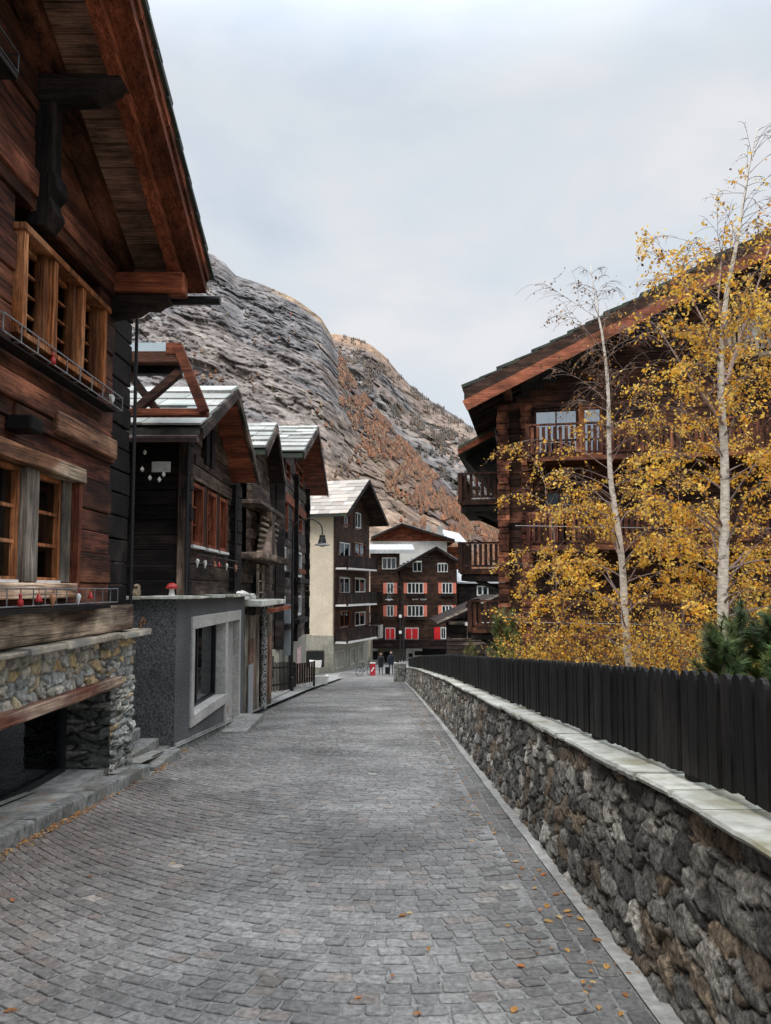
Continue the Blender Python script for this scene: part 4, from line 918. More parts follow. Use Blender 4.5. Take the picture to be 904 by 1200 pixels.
m = MB(); m.box(30.8, -.07, -2.6, 32.0, -.04, -.75, .4); m.build('cellar_door', WD('black', 'z'), h4)
m = MB(); m.box(33.6, -.06, -2.5, 35.2, -.045, -1.0); m.build('poster_board', mat('poster_board', (.55, .2, .18), (.75, .7, .66), 3, rough=.6, bump=0), h4)
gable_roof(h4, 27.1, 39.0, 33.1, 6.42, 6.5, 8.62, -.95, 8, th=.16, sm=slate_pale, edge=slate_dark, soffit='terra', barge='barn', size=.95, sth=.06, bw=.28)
m = MB(); m.box(29.2, -.30, -.9, 29.7, .0, 1.0, 1); m.build('meter_cabinet', mat('grey_cabinet', (.25, .28, .29), (.36, .39, .40), 4, rough=.5, bump=.05), h4)

# small dark picket fence, gate panel, trough and stones on the left verge
pf = thing('garden_fence', 'short dark wooden picket fence on the left pavement before the cream building', 'fence', (0, 0, 0))
def pick(p0, p1, n, hh, kd, nm, w_=.06):
    m = MB()
    for k in range(n):
        u = k / (n - 1); x, y = p0[0] + (p1[0] - p0[0]) * u, p0[1] + (p1[1] - p0[1]) * u; g = gnd(y) + .12
        dx, dy = (p1[0] - p0[0]) / math.dist(p0, p1) * w_ / 2, (p1[1] - p0[1]) / math.dist(p0, p1) * w_ / 2
        m.beam((x - dx, y - dy, g + hh / 2 + .04), (x + dx, y + dy, g + hh / 2 + .04), .02, hh + rnd.uniform(-.04, .04), TR(.6, 1.4))
    for z in (.25, hh - .15): m.beam((*p0, gnd(p0[1]) + .12 + z), (*p1, gnd(p1[1]) + .12 + z), .04, .06, 1)
    m.build(nm, kd, pf)
pick((-4.0, 26.3), (-3.62, 29.0), 16, 1.0, WD('black', 'z'), 'picket_panel')
pick((-3.62, 29.0), (-3.62, 31.0), 12, 1.0, WD('black', 'z'), 'picket_panel')
gp = thing('board_gate', 'brown vertical board gate panel facing the street beside the black pickets', 'gate', (0, 0, 0))
m = MB()
for k in range(9): m.box(-3.68 + k * .085, 31.2 + k * .12, gnd(31.6) + .3, -3.60 + k * .085, 31.24 + k * .12, gnd(31.6) + 1.12, TR(.8, 1.2))
m.build('board_panel', WD('brown', 'z'), gp)
for k in (0, 8): m = MB(); m.box(-3.69 + k * .085, 31.26 + k * .12, gnd(31.6) + .1, -3.61 + k * .085, 31.34 + k * .12, gnd(31.6) + 1.14, 1); m.build('post', WD('black', 'z'), gp)
sb = thing('stone_trough', 'pale stone trough lying on the pavement end before the cream building', 'trough', (-3.55, 38.5, gnd(38.5) + .12))
m = MB(); m.box(-.75, -.3, 0, .7, .35, .38, 1, j=.03); m.build('trough_body', whites, sb, bevel=.05)
m = MB(); m.box(-.6, -.2, .382, .55, .22, .40, .4); m.build('soil', earth, sb)
boulder('verge_stone', (-2.95 - .9, 40.2, gnd(40.2) + .1), .42, whites, 'rounded pale boulder next to the stone trough on the pavement end', seed=12, sq=(1.2, 1, .6))

# ================================================================== STREET LAMPS
def lamp(name, base, top, armdir, arm, label, bell, wall=False):
    t = thing(name, label, 'street lamp', base)
    q = MB(); q.tube([(0, 0, 0), (0, 0, .5), (0, 0, .52), (0, 0, top)], [.085, .085, .05, .04], 10); q.build('pole', metal_black, t)
    q = MB(); pts = []
    for k in range(13):
        a = PI * k / 12; pts.append((armdir * arm / 2 * (1 - math.cos(a)), 0, top + arm * .42 * math.sin(a)))
    pts.append((armdir * arm, 0, top - .16)); q.tube(pts, .025, 8); q.build('arm', metal_black, t)
    x = armdir * arm; z = top - .16; s = bell
    q = MB(); q.lathe([(0, z), (.10 * s, z), (.115 * s, z - .06 * s), (.095 * s, z - .08 * s), (.12 * s, z - .12 * s), (.16 * s, z - .30 * s), (.15 * s, z - .30 * s), (0, z - .29 * s)], (x, 0, 0), 16); q.build('lamp_housing', metal_black, t)
    q = MB(); q.lathe([(.13 * s, z - .29 * s), (.30 * s, z - .37 * s), (.305 * s, z - .385 * s), (.13 * s, z - .33 * s)], (x, 0, 0), 20); q.build('lamp_shade', metal_grey, t)
    q = MB(); q.lathe([(.13 * s, z - .32 * s), (.12 * s, z - .40 * s), (.06 * s, z - .44 * s), (0, z - .45 * s)], (x, 0, 0), 14); q.build('lamp_glass', mat('lamp_glass_white', (.5, .5, .48), (.65, .65, .62), 4, rough=.3, bump=0), t, smooth=True)
    return t
pb = atY(343.5, 622, 28.6)
lamp('street_lamp', (pb.x, 28.6, gnd(28.6) + .1), pb.z - gnd(28.6) - .1, 1, 1.10, 'black arched street lamp with a bell shade, in front of the cream gable wall', 1.0)
pb = atY(473, 694, 54)
lamp('street_lamp', (pb.x, 54, gnd(54)), pb.z - gnd(54), -1, 1.0, 'far arched street lamp standing before the chalet with salmon shutters', 1.0)
sg = thing('white_sign', 'small white directional plates on a dark post in front of the chalet with red shutters', 'sign', (1.02, 53.2, gnd(53.2)))
q = MB(); q.tube([(0, 0, 0), (0, 0, 4.7)], .04, 8); q.build('post', metal_black, sg)
for z in (4.2, 3.1): q = MB(); q.box(-.09, -.06, z, .09, -.045, z + .2); q.build('sign_plate', paint_white, sg)

# ================================================================== CREAM BUILDING
F5 = Frame(-4.07, 62, math.atan2(8, 2.6))
h5 = thing('cream_building', 'cream rendered building with a brown boarded gable, balconies and shop windows', 'building', (-4.07, 62, 0), F5.rz)
W5 = F5.hit(433, 700)[0]; xr5 = W5
q = F5.hit(393, 607); ze5 = 7.55
gb = gnd(64) - .6; zb5 = F5.hit(393, 745)[1]
print('cream', W5, q, zb5, F5.rect(430, 565, 448, 622, -1.6))
m = MB(); m.box(0, 0, gb, .18, .5, 7.5); m.box(0, .5, gb, 12, 12, 7.3)
m = MB(); m.box(0, .14, zb5, W5, 11, 7.45, 1); m.build('wall', plaster_cream, h5)
m = MB(); m.box(-.04, .10, gb, W5 + .04, 11.05, zb5, 1); m.build('wall_base', plaster_beige, h5)
cols = [F5.rect(x0, 700, x1, 720)[0::2] for (x0, x1) in ((398, 407), (414.5, 426))]
def r5(x0, y0, x1, y1): return F5.rect(x0, y0, x1, y1)
wl = []
wl += [r5(403, 603, 410, 616), r5(416.5, 601, 423, 619)]
for (ya_, yb_) in ((636, 654), (677, 696), (716, 735)):
    wl += [r5(398, ya_, 410, yb_ - 1), r5(416, ya_ + 1, 428, yb_ - 2)]
def span5(z):
    xm = W5 / 2 + .2
    if z < 7.5: return (.0, W5)
    k = max(0, (z - 7.25) / ((10.95 - 7.55) / (W5 / 2 + 1.15)) - 1.15); return (k, W5 - k)
m = MB(); planks(m, 0, W5, zb5 + .1, 10.5, .22, .12, wl, span5, .006, tv=(.8, 1.2), y=0); m.build('boarded_front', WD('brown', 'x'), h5)
m = MB(); m.box(0, .13, zb5 - .0, .14, .2, 7.4); m.build('corner_board', plaster_cream, h5)
for i, rc in enumerate(wl):
    a, b_, c_, d_ = rc
    o = window(h5, a, b_, c_, d_, paint_white if i % 3 else WD('terra', 'z'), 2, 1, dep=.05, fw=.07, curtain='side', mw=.10, shut=WD('brown', 'z') if i < 2 else WD('dark', 'z'), sw=.42)
for (yf_, z_) in ((668, 0), (710, 0), (752, 1)):
    a, b_, c_, d_ = r5(394, yf_, 427.5, yf_ + 4) if True else None
    bb = F5.hit(400, yf_ + 3, -1.0)
    o = balcony(h5, .05, W5 - .9, F5.hit(405, yf_ - (2 if z_ else 2), 0)[1], 1.05, .95, 'deep', floor=plaster_white, solid=True, gap=.2)
for (x0, x1, y0, y1) in ((394.5, 404, 762, 783), (411, 417, 759, 779), (420, 426, 757, 776)):
    a, b_, c_, d_ = r5(x0, y0, x1, y1); b_ = max(b_, gb)
    o = window(h5, a, b_, c_, d_, paint_pale, 1, 1, y=.08, dep=.03, fw=.10, pane=glass_clear, name='shop_window', proud=.04)
    q = MB(); q.box(a + .2, .12, b_ + .1, c_ - .2, .16, b_ + 1.0, 1); q.build('window_display', mat('green_display', (.03, .12, .10), (.35, .5, .45), 5, rough=.7, bump=0), o)
pz = F5.hit(430, 568, -1.4)
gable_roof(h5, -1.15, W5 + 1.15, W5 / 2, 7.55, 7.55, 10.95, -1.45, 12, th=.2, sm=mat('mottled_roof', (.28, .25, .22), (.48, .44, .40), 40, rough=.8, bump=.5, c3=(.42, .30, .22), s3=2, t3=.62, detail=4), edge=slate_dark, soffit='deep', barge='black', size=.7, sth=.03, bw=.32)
m = MB()
for k in range(2): m.box(-.03, 2 + k * .01, zb5 - .03, -.0, 9, zb5 + .03, .7)
m.build('string_course', plaster_beige, h5)
wn = thing('cellar_window', 'dark lean-to opening with white goods at the foot of the cream wall', 'window')
pp = atY(371, 785, 60.5)
m = MB(); m.box(pp.x - .8, 60.4, pp.z + .2, pp.x + .55, 61.4, pp.z + 1.45, .6); m.build('opening_box', metal_black, wn)
m = MB(); m.box(pp.x - .5, 60.2, pp.z + .25, pp.x + .4, 60.38, pp.z + .75, 1, j=.05); m.build('white_goods', whites, wn)

# ================================================================== CHALET WITH RED SHUTTERS
YC6 = 76.0
F6 = Frame(0, YC6, 0)
h6 = thing('red_shutter_chalet', 'dark brown wide chalet with salmon and bright red shutters closing the street', 'house', (0, YC6, 0), 0)
def r6(x0, y0, x1, y1, d=0): return F6.rect(x0, y0, x1, y1, d)
A, B, C, D = r6(469, 640, 536, 775)
L0 = r6(434, 650, 469, 700)[0]
zE = F6.hit(500, 662)[1]; zR = F6.hit(511.6, 643)[1]; xR = F6.hit(511.6, 643)[0]; zb6 = F6.hit(500, 757)[1]; gb6 = -6.2
wins6 = [((448, 653.5, 464.5, 667), None, 3), ((484, 658.5, 494.5, 670), None, 2), ((513, 660.5, 525, 670.5), None, 3)]
for (y0, y1) in ((683, 695.5), (709.5, 722.5)):
    wins6 += [((453.5, y0, 461.5, y1), 's', 2), ((477.5, y0, 496.5, y1), 's', 4), ((518, y0, 530.5, y1), 's', 3)]
wr = [((483.6, 684, 0, 0))]
holes = [r6(*q[0]) for q in wins6] + [r6(516.5, 735, 523, 749)]
def span6(z):
    if z < zE: return (A, C)
    k = (z - zE) / (zR - zE); return (A + (xR - A) * k, C + (xR - C) * k)
m = MB(); planks(m, A, C, zb6, zR, .2, .14, holes, span6, .008, tv=(.75, 1.25)); m.build('wall', WD('brown', 'x'), h6)
m = MB(); planks(m, L0, A - .02, zb6 + .8, F6.hit(450, 648)[1], .2, .14, holes, None, .008, y=.25, tv=(.75, 1.25)); m.build('side_wing', WD('brown', 'x'), h6)
m = MB(); m.box(L0, .6, gb6, C - .05, 9, zE - .2); m.build('inner_wall', dark_in, h6)
for i, (rc, st_, nx) in enumerate(wins6):
    a, b_, c_, d_ = r6(*rc)
    window(h6, a, b_, c_, d_, paint_white, nx, 1, y=.25 if c_ < A else 0, dep=.04, fw=.07, mw=.10, curtain='full' if st_ else 'side', shut=paint_salmon if st_ else None, sw=.34, sill=None)
    if st_ and i in (4, 5, 7): q = MB(); q.box(a - .1, -.3, b_ - .3, c_ + .1, -.02, b_ - .1); q.build('flower_box', WD('black', 'x'), h6)
for (x0, x1) in ((451.5, 463.5), (474.7, 490.8)):                # closed red shutters with white edging
    a, b_, c_, d_ = r6(x0, 735.5, x1, 749.5)
    q = MB(); q.box(a, -.06, b_, c_, -.01, d_); o = q.build('closed_shutter', paint_white, h6); tag(o, 'closed bright red shutters with white edging')
    for (p0, p1) in ((a + .08, (a + c_) / 2 - .04), ((a + c_) / 2 + .04, c_ - .08)): q = MB(); q.box(p0, -.085, b_ + .08, p1, -.062, d_ - .08); q.build('red_leaf', paint_red, o)
a, b_, c_, d_ = r6(516.5, 735, 523, 749)
o = window(h6, a, b_, c_, d_, paint_white, 2, 1, dep=.04, fw=.09, curtain='side', shut=None)
for (p0, p1) in ((509, 516), (523.5, 528)):
    a, b_, c_, d_ = r6(p0, 735, p1, 749); q = MB(); q.box(a, -.06, b_, c_, -.02, d_); q.box(a + .0, -.062, b_ - .03, c_, -.02, b_ + .02); q.build('open_shutter', paint_red, h6)
m = MB(); a, b_, c_, d_ = r6(437, 750, 526, 760, -1.2); m.box(a, -1.2, b_, c_, .3, d_, 1); m.box(a, -1.25, d_ - .1, c_, -1.1, d_ + .02, 1.3); m.build('long_balcony', WD('deep', 'x'), h6)
for nq, rc in enumerate(((476, 759, 495, 775), (434, 732, 449, 748), (434, 748, 443, 778))): m = MB(); a2 = r6(*rc); m.box(a2[0], (-.02, .05, .04)[nq], gb6 if nq != 1 else a2[1], a2[2], .5, a2[3]); m.build('white_wall', plaster_white, h6)
a, b_, c_, d_ = r6(437, 735.5, 445, 746); window(h6, a, b_, c_, d_, WD('tan', 'z'), 2, 1, y=.05, dep=.03, fw=.06, curtain='full')
m = MB(); a, b_, c_, d_ = r6(443, 757, 476, 778); m.box(a, .2, gb6, c_, .5, d_, .8); m.build('ground_wall', plaster_beige, h6)
for rc in ((437, 763, 443, 773), (479, 765.5, 484, 770), (486, 763, 495, 768), (450, 764, 457, 777)):
    a, b_, c_, d_ = r6(*rc); m = MB(); m.box(a, -.03, b_, c_, 0.02 if rc[0] > 470 else .01, d_); m.build('dark_opening', dark_in, h6)
for yy_ in (694, 719):
    bz = F6.hit(441, yy_ + 11)[1]; balcony(h6, L0 - .1, r6(434, 700, 447, 710)[2], bz, 1.1, .95, 'deep', solid=True, gap=.2)
# pale script lettering, too small to read, between the windows
m = MB(); a, b_, c_, d_ = r6(483.5, 701, 500, 703.5); x = a
while x < c_:
    if not (a + (c_ - a) * .42 < x < a + (c_ - a) * .52): m.box(x, -.02, b_ + rnd.uniform(0, .05), x + .06, -.008, d_ - rnd.uniform(0, .08))
    x += .1
m.build('painted_lettering', paint_white, h6)
m = MB(); m.tube([(A + .05, -.08, zE), (A + .05, -.08, -5.8)], .05, 6); m.build('downpipe', metal_black, h6)
snowy = mat('pale_sheet_roof', (.36, .37, .38), (.56, .57, .58), 7, rough=.5, bump=.2, grime=.2)
e0 = F6.hit(465, 667, -.9); e1 = F6.hit(538, 657, -.9); rp = F6.hit(511.6, 640, -.9)
gable_roof(h6, e0[0], e1[0], rp[0], e0[1], e1[1], rp[1], -.9, 9, th=.2, sm=snowy, edge=slate_dark, soffit='deep', barge='deep', size=.8, sth=.03, bw=.25)
m = MB(); a, b_, c_, d_ = r6(432.5, 644, 486, 648.5, -.6); m.add([(a, -.6, b_), (c_, -.6, b_), (c_, 6, b_ + .9), (a, 6, b_ + .9), (a, -.6, d_), (c_, -.6, d_), (c_, 6, d_ + .9), (a, 6, d_ + .9)], [(3, 2, 1, 0), (4, 5, 6, 7), (0, 1, 5, 4), (1, 2, 6, 5), (2, 3, 7, 6), (3, 0, 4, 7)]); m.build('wing_roof', snowy, h6)

# ------------------------------------------------------------------ houses behind
h7 = thing('grey_roof_chalet', 'chalet with broad grey roof and white wall band showing behind the red shuttered one', 'house', (0, 98, 0), 0)
F7 = Frame(0, 98, 0); r7 = F7.rect
pl, pr, pt = F7.hit(440, 630), F7.hit(524, 633), F7.hit(471, 614)
a, b_, c_, d_ = r7(434, 634, 524, 660); m = MB(); m.box(a, 0, -6, c_, 10, d_, 1); m.build('wall', plaster_white, h7)
m = MB(); planks(m, a, c_, F7.hit(470, 634)[1], pt[1] - .1, .2, .1, (), lambda z: (pl[0] + (pt[0] - pl[0]) * (z - pl[1]) / (pt[1] - pl[1]), pr[0] + (pt[0] - pr[0]) * (z - pr[1]) / (pt[1] - pr[1])), .005, tv=(.8, 1.2), y=-.1); m.build('gable_boards', WD('terra', 'x'), h7)
gable_roof(h7, pl[0] - .5, pr[0] + .9, pt[0], pl[1], pr[1], pt[1], -1.2, 12, th=.3, sm=snowy, edge=slate_dark, soffit='terra', barge='deep', size=1.0, sth=.03, bw=.22)
for rc in ((440, 634, 447, 641), (478, 633, 497, 642), (500, 634, 505, 642)): a, b_, c_, d_ = r7(*rc); window(h7, a, b_, c_, d_, paint_white, 2, 1, dep=.04, fw=.1, curtain='side')
m = MB(); a, b_, c_, d_ = r7(524, 640, 536, 655); m.box(a, 2, -6, c_ + 2, 9, d_); m.build('brick_annex', WD('terra', 'x'), h7)
m = MB(); a = F7.hit(524, 632)[0]; c_ = F7.hit(548, 632)[0]; za = pr[1]; m.add([(a, 0, za - .2), (c_, 0, za - .5), (c_, 12, za + 1.6), (a, 12, za + 2.2), (a, 0, za), (c_, 0, za - .3), (c_, 12, za + 1.8), (a, 12, za + 2.4)], [(3, 2, 1, 0), (4, 5, 6, 7), (0, 1, 5, 4), (1, 2, 6, 5), (2, 3, 7, 6), (3, 0, 4, 7)]); m.build('roof_extension', snowy, h7)
for (px, py) in ((502, 619), (516, 619)): p = F7.hit(px, py, 6); m = MB(); m.box(p[0] - .35, 5.7, p[1] - 1.5, p[0] + .35, 6.3, p[1] + .3); m.build('chimney', concrete, h7)

h8 = thing('dark_cottage', 'dark cottage with a pale sheet roof and one white window beside the brown chalet', 'house', (0, 79, 0), 0)
F8 = Frame(0, 79, 0); a, b_, c_, d_ = F8.rect(537.5, 682, 600, 760)
m = MB(); planks(m, a, c_, -6.3, d_, .22, .2, [F8.rect(559, 686.5, 572.5, 698)], None, .01, tv=(.7, 1.2)); m.build('wall', WD('black', 'x'), h8)
m = MB(); m.box(a, .35, -6.3, c_, 7, d_ - .1); m.build('inner_wall', dark_in, h8)
wa = F8.rect(559, 686.5, 572.5, 698); window(h8, *wa, paint_white, 2, 1, dep=.05, fw=.12, mw=.16, curtain='full')
p0 = F8.rect(536, 672, 575, 682, -.5); m = MB(); m.add([(p0[0], -.5, p0[1] - .15), (p0[2] + 3, -.5, p0[1] - .15), (p0[2] + 3, 4, p0[3] + .3), (p0[0], 4, p0[3] + .3), (p0[0], -.5, p0[1]), (p0[2] + 3, -.5, p0[1]), (p0[2] + 3, 4, p0[3] + .5), (p0[0], 4, p0[3] + .5)], [(3, 2, 1, 0), (4, 5, 6, 7), (0, 1, 5, 4), (1, 2, 6, 5), (2, 3, 7, 6), (3, 0, 4, 7)]); m.build('roof', snowy, h8)

h9 = thing('low_roofed_annex', 'low dark annex with a long sloping roof edge, beside the balcony chalet', 'building', (0, 58, 0), 0)
F9 = Frame(0, 58, 0); r9 = F9.rect
a0 = F9.hit(511, 729); a1 = F9.hit(582, 697)
m = MB(); m.prism([(a0[0], a0[1]), (a1[0], a1[1]), (a1[0], a1[1] - .28), (a0[0], a0[1] - .28)], -1, 8, t=1); m.build('roof', WD('deep', 'x'), h9)
m = MB(); m.beam((a0[0], -1.02, a0[1] - .02), (a1[0], -1.02, a1[1] - .02), .05, .16, 1.6); m.build('roof_edge', WD('grey', 'x'), h9)
q = r9(524, 735, 600, 752); m = MB(); m.box(q[0], .5, gnd(58) - .5, q[2], .7, q[3] + .6, 1); m.build('wall', WD('black', 'x'), h9)
q = r9(548, 733, 560, 750); window(h9, *q, WD('grey', 'z'), 2, 1, y=.5, dep=.03, fw=.08, curtain='side')
q = r9(527, 727, 548, 732, -.4); m = MB(); m.box(q[0], -.4, q[1], q[2] + 1.6, .5, q[3] - .05, 1); m.build('fascia_board', WD('grey', 'x'), h9)
q = r9(548, 705, 600, 727, -.6); balcony(h9, q[0], q[2], q[1], .9, 1.2, 'deep', y=.2, gap=.18)
q = r9(545, 729, 600, 733, -.6); m = MB(); m.box(q[0], -.75, q[1], q[2], -.7, q[3]); m.build('balcony_band', plaster_white, h9)
bf = thing('board_fence', 'weathered horizontal board fence below the low annex behind the street fence', 'fence', (0, 52, 0))
F10 = Frame(0, 52, 0)
for (y0, y1) in ((748, 751), (752.5, 756), (757.5, 761), (762, 766)):
    q = F10.rect(524, y0, 590, y1); m = MB(); m.box(q[0], 0, q[1], q[2], .05, q[3], TR(.6, 1.3)); m.build('board', WD('barn', 'x'), bf)
for px in (526, 548, 572): q = F10.hit(px, 747); m = MB(); m.box(q[0] - .06, .05, gnd(52), q[0] + .06, .15, q[1]); m.build('post', WD('barn', 'z'), bf)

# ================================================================== RIGHT CHALET
RZ11 = math.radians(-11)
O11 = atY(592, 640, 25.0)
F11 = Frame(O11.x, 25.0, RZ11)
h11 = thing('balcony_chalet', 'large dark log chalet with a terracotta roof board and wooden balconies behind the birches', 'house', (O11.x, 25.0, 0), RZ11)
r11 = F11.rect
pe = F11.hit(544, 457, -1.5); pm = F11.hit(748, 350, -1.5); pq = F11.hit(904, 272, -1.5)
print('chalet', O11, pe, pm, pq)
sl11 = (pq[1] - pe[1]) / (pq[0] - pe[0]); xr11 = 10.8; zr11 = pe[1] + sl11 * (xr11 - pe[0])
W11 = 21.5
def span11(z):
    if z < 7.3: return (0, W11)
    k = (z - 7.5) / sl11; return (max(0, k - .2), W11 - max(0, k - .2))
big = r11(626, 478, 706, 534)
holes = [big, r11(866, 372, 892, 400), r11(640, 575, 672, 640), r11(780, 590, 810, 650)]
m = MB(); planks(m, 0, W11, -2.2, zr11 - .5, .2, .2, holes, span11, .02, tv=(.5, 1.5)); m.build('wall', WD('dark', 'x'), h11, bevel=.01)
m = MB(); planks(m, 0, W11, -2.2, 7.3, .2, .2, (), None, .02, tv=(.5, 1.5)) if False else None
m = MB(); m.box(.1, .5, -2.2, W11, 9.5, 7.3); m.build('inner_wall', dark_in, h11)
m = MB(); z = -2.2
while z < 7.4: m.box(-.0 + rnd.uniform(-.02, .02), .2, z, .2, 9.8, z + .19, TR(.5, 1.5)); z += .2
m.build('side_wall', WD('dark', 'y'), h11)
for (x, yy, nm) in ((.0, -.25, 'corner_logs'), (.75, -.12, 'corner_logs')):
    m = MB(); z = -2.2
    while z < 7.6: w_ = .2 + rnd.uniform(-.02, .03); m.box(x - w_, yy + rnd.uniform(-.05, .02), z, x + w_ - .05, .3, z + .185, TR(.5, 1.7), j=.008); z += .2
    m.build(nm, WD('red', 'y'), h11, bevel=.012)
m = MB(); m.box(-1.35, 2.9, 1.5, -1.15, 3.1, 7.2)
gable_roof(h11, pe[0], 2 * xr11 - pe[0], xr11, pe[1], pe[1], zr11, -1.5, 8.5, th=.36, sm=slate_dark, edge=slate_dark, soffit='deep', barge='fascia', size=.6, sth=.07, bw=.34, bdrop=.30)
m = MB()
for s in (1,):
    m.beam((pe[0] + .02, -1.50, pe[1] - .15), (xr11, -1.50, zr11 - .15), .06, .34, 1.0)
m.build('roof_edge_board', WD('brown', 'x'), h11)
m = MB()
for k in range(7):
    m.beam((-.9 + k * 1.9, -1.3, 0), (-.9 + k * 1.9, .3, 0), .01, .01)
for x in (.15, 3.6, 7.2, 10.8):
    z = pe[1] + sl11 * (x - pe[0]) - .45; m = MB(); m.box(x - .13, -1.35, z - .26, x + .13, .5, z, 1); m.build('purlin', WD('dark', 'y'), h11)
for k in range(12):
    m = MB(); yy = .2 + k * .7; m.beam((pe[0] + .1, yy, pe[1] - .30), (.6, yy, pe[1] - .30 + sl11 * (.5 - pe[0])), .10, .14, TR(.7, 1.2)); m.build('rafter', WD('dark', 'x'), h11)
a, b_, c_, d_ = big
o = window(h11, a, b_, a + (c_ - a) * .66, d_, WD('dark', 'z'), 2, 1, dep=.06, fw=.08, pane=glass_sky, curtain='side')
o = window(h11, a + (c_ - a) * .72, b_, c_, d_, WD('orange', 'z'), 1, 1, dep=.06, fw=.06, pane=glass_sky, curtain='side')
m = MB(); m.box(a + (c_ - a) * .66, -.05, b_, a + (c_ - a) * .72, .1, d_ + .1, 1.2); m.build('door_post', WD('orange', 'z'), h11)
for rc in holes[1:]:
    window(h11, *rc, WD('dark', 'z') if rc is not holes[1] else paint_white, 2, 1, dep=.06, fw=.07, pane=glass_sky if rc is holes[1] else glass_m, curtain='side' if rc is holes[1] else None)
zf1 = F11.hit(640, 535, -1.3)[1]; zf0 = zf1 - 2.75
balcony(h11, .75, 9.5, zf1, 1.3, 1.0, 'red', gap=.17, sides=True)
balcony(h11, .75, 9.5, zf0, 1.3, 1.0, 'red', gap=.17, sides=True)
q = r11(862, 375, 904, 412, -1.0); balcony(h11, q[0] - .2, q[2] + 4, q[1], 1.0, .95, 'grey', gap=.16)
# side balconies: local x is negative there
def side_balcony(ztop, y0, y1, out_, nm):
    z = ztop - .95
    f = MB(); f.box(-out_, y0, z - .2, -.02, y1, z, 1)
    o = f.build('balcony', WD('dark', 'y'), h11)
    r = MB()
    for (a, b) in (((-out_ + .04, y0), (-out_ + .04, y1)), ((-out_, y0 + .04), (-.05, y0 + .04))):
        L = math.dist(a, b); n = int(L / .19)
        r.beam((*a, ztop), (*b, ztop), .09, .07, 1.2); r.beam((*a, z + .1), (*b, z + .1), .06, .08, 1)
        for k in range(n + 1):
            u = k / n; x, yy = a[0] + (b[0] - a[0]) * u, a[1] + (b[1] - a[1]) * u; dx, dy = (b[0] - a[0]) / L * .055, (b[1] - a[1]) / L * .055
            r.beam((x - dx, yy - dy, z + .5), (x + dx, yy + dy, z + .5), .022, .8, TR(.6, 1.1))
        for (x, yy) in (a, b): r.box(x - .06, yy - .06, z - .15, x + .06, yy + .06, ztop + .03, 1)
    r.build('railing', WD('dark', 'z'), o)
    for yy in (y0 + .15, (y0 + y1) / 2, y1 - .2): b = MB(); b.beam((-out_ + .1, yy, z - .22), (-.05, yy, z - .95), .1, .12, .8); b.build('brace', WD('black', 'x'), o)
    u = MB(); u.box(-out_ + .05, y0 + .05, z - .45, -.02, y1 - .05, z - .22, .8); u.build('joists', WD('black', 'y'), o)
print('side', F11.hit(536, 556, 3.0), F11.hit(580, 556, 3.0), F11.hit(536, 637, 5.0), F11.hit(580, 637, 5.0))
zz_ = F11.hit(540, 557, 3.0); side_balcony(zz_[1], 2.6, 6.5, -zz_[0], 'a')
zz_ = F11.hit(540, 637, 3.4); side_balcony(zz_[1], 3.0, 7.0, -zz_[0], 'b')
zz_ = F11.hit(551, 704, 3.0); side_balcony(zz_[1], 2.6, 6.5, -zz_[0], 'c')
# lower roof of the rear part
p0 = F11.hit(537, 523, 3.5); p1 = F11.hit(580, 503, 3.5)
m = MB(); m.prism([(p0[0], p0[1]), (p1[0], p1[1] + .1), (p1[0], p1[1] - .25), (p0[0], p0[1] - .35)], 3.5, 9, t=1); o = m.build('rear_roof', slate_dark, h11)
m = MB(); m.beam((p0[0], 3.48, p0[1] - .22), (p1[0], 3.48, p1[1] - .12), .05, .2, 1); m.build('barge_board', WD('terra', 'x'), o)
m = MB(); m.prism([(p0[0] + .2, p0[1] - .4), (0, p1[1] - .3), (0, p0[1] - 2.2)], 4.0, 8.5, t=1); m.build('roof_underside', WD('black', 'y'), h11)
# wires across the garden front
for (y_, lab) in ((616, 'upper thin grey wire strung across the garden before the balcony chalet'), (729, 'lower thin grey wire strung across the garden just above the street fence')):
    a = atY(604, y_, 16.0); b_ = atY(1000, y_ + 3, 14.0); q = MB(); q.tube([a, a.lerp(b_, .5) - Vector((0, 0, .03)), b_], .006, 5); o = q.build('garden_wire', metal_grey); tag(o, lab, 'wire')

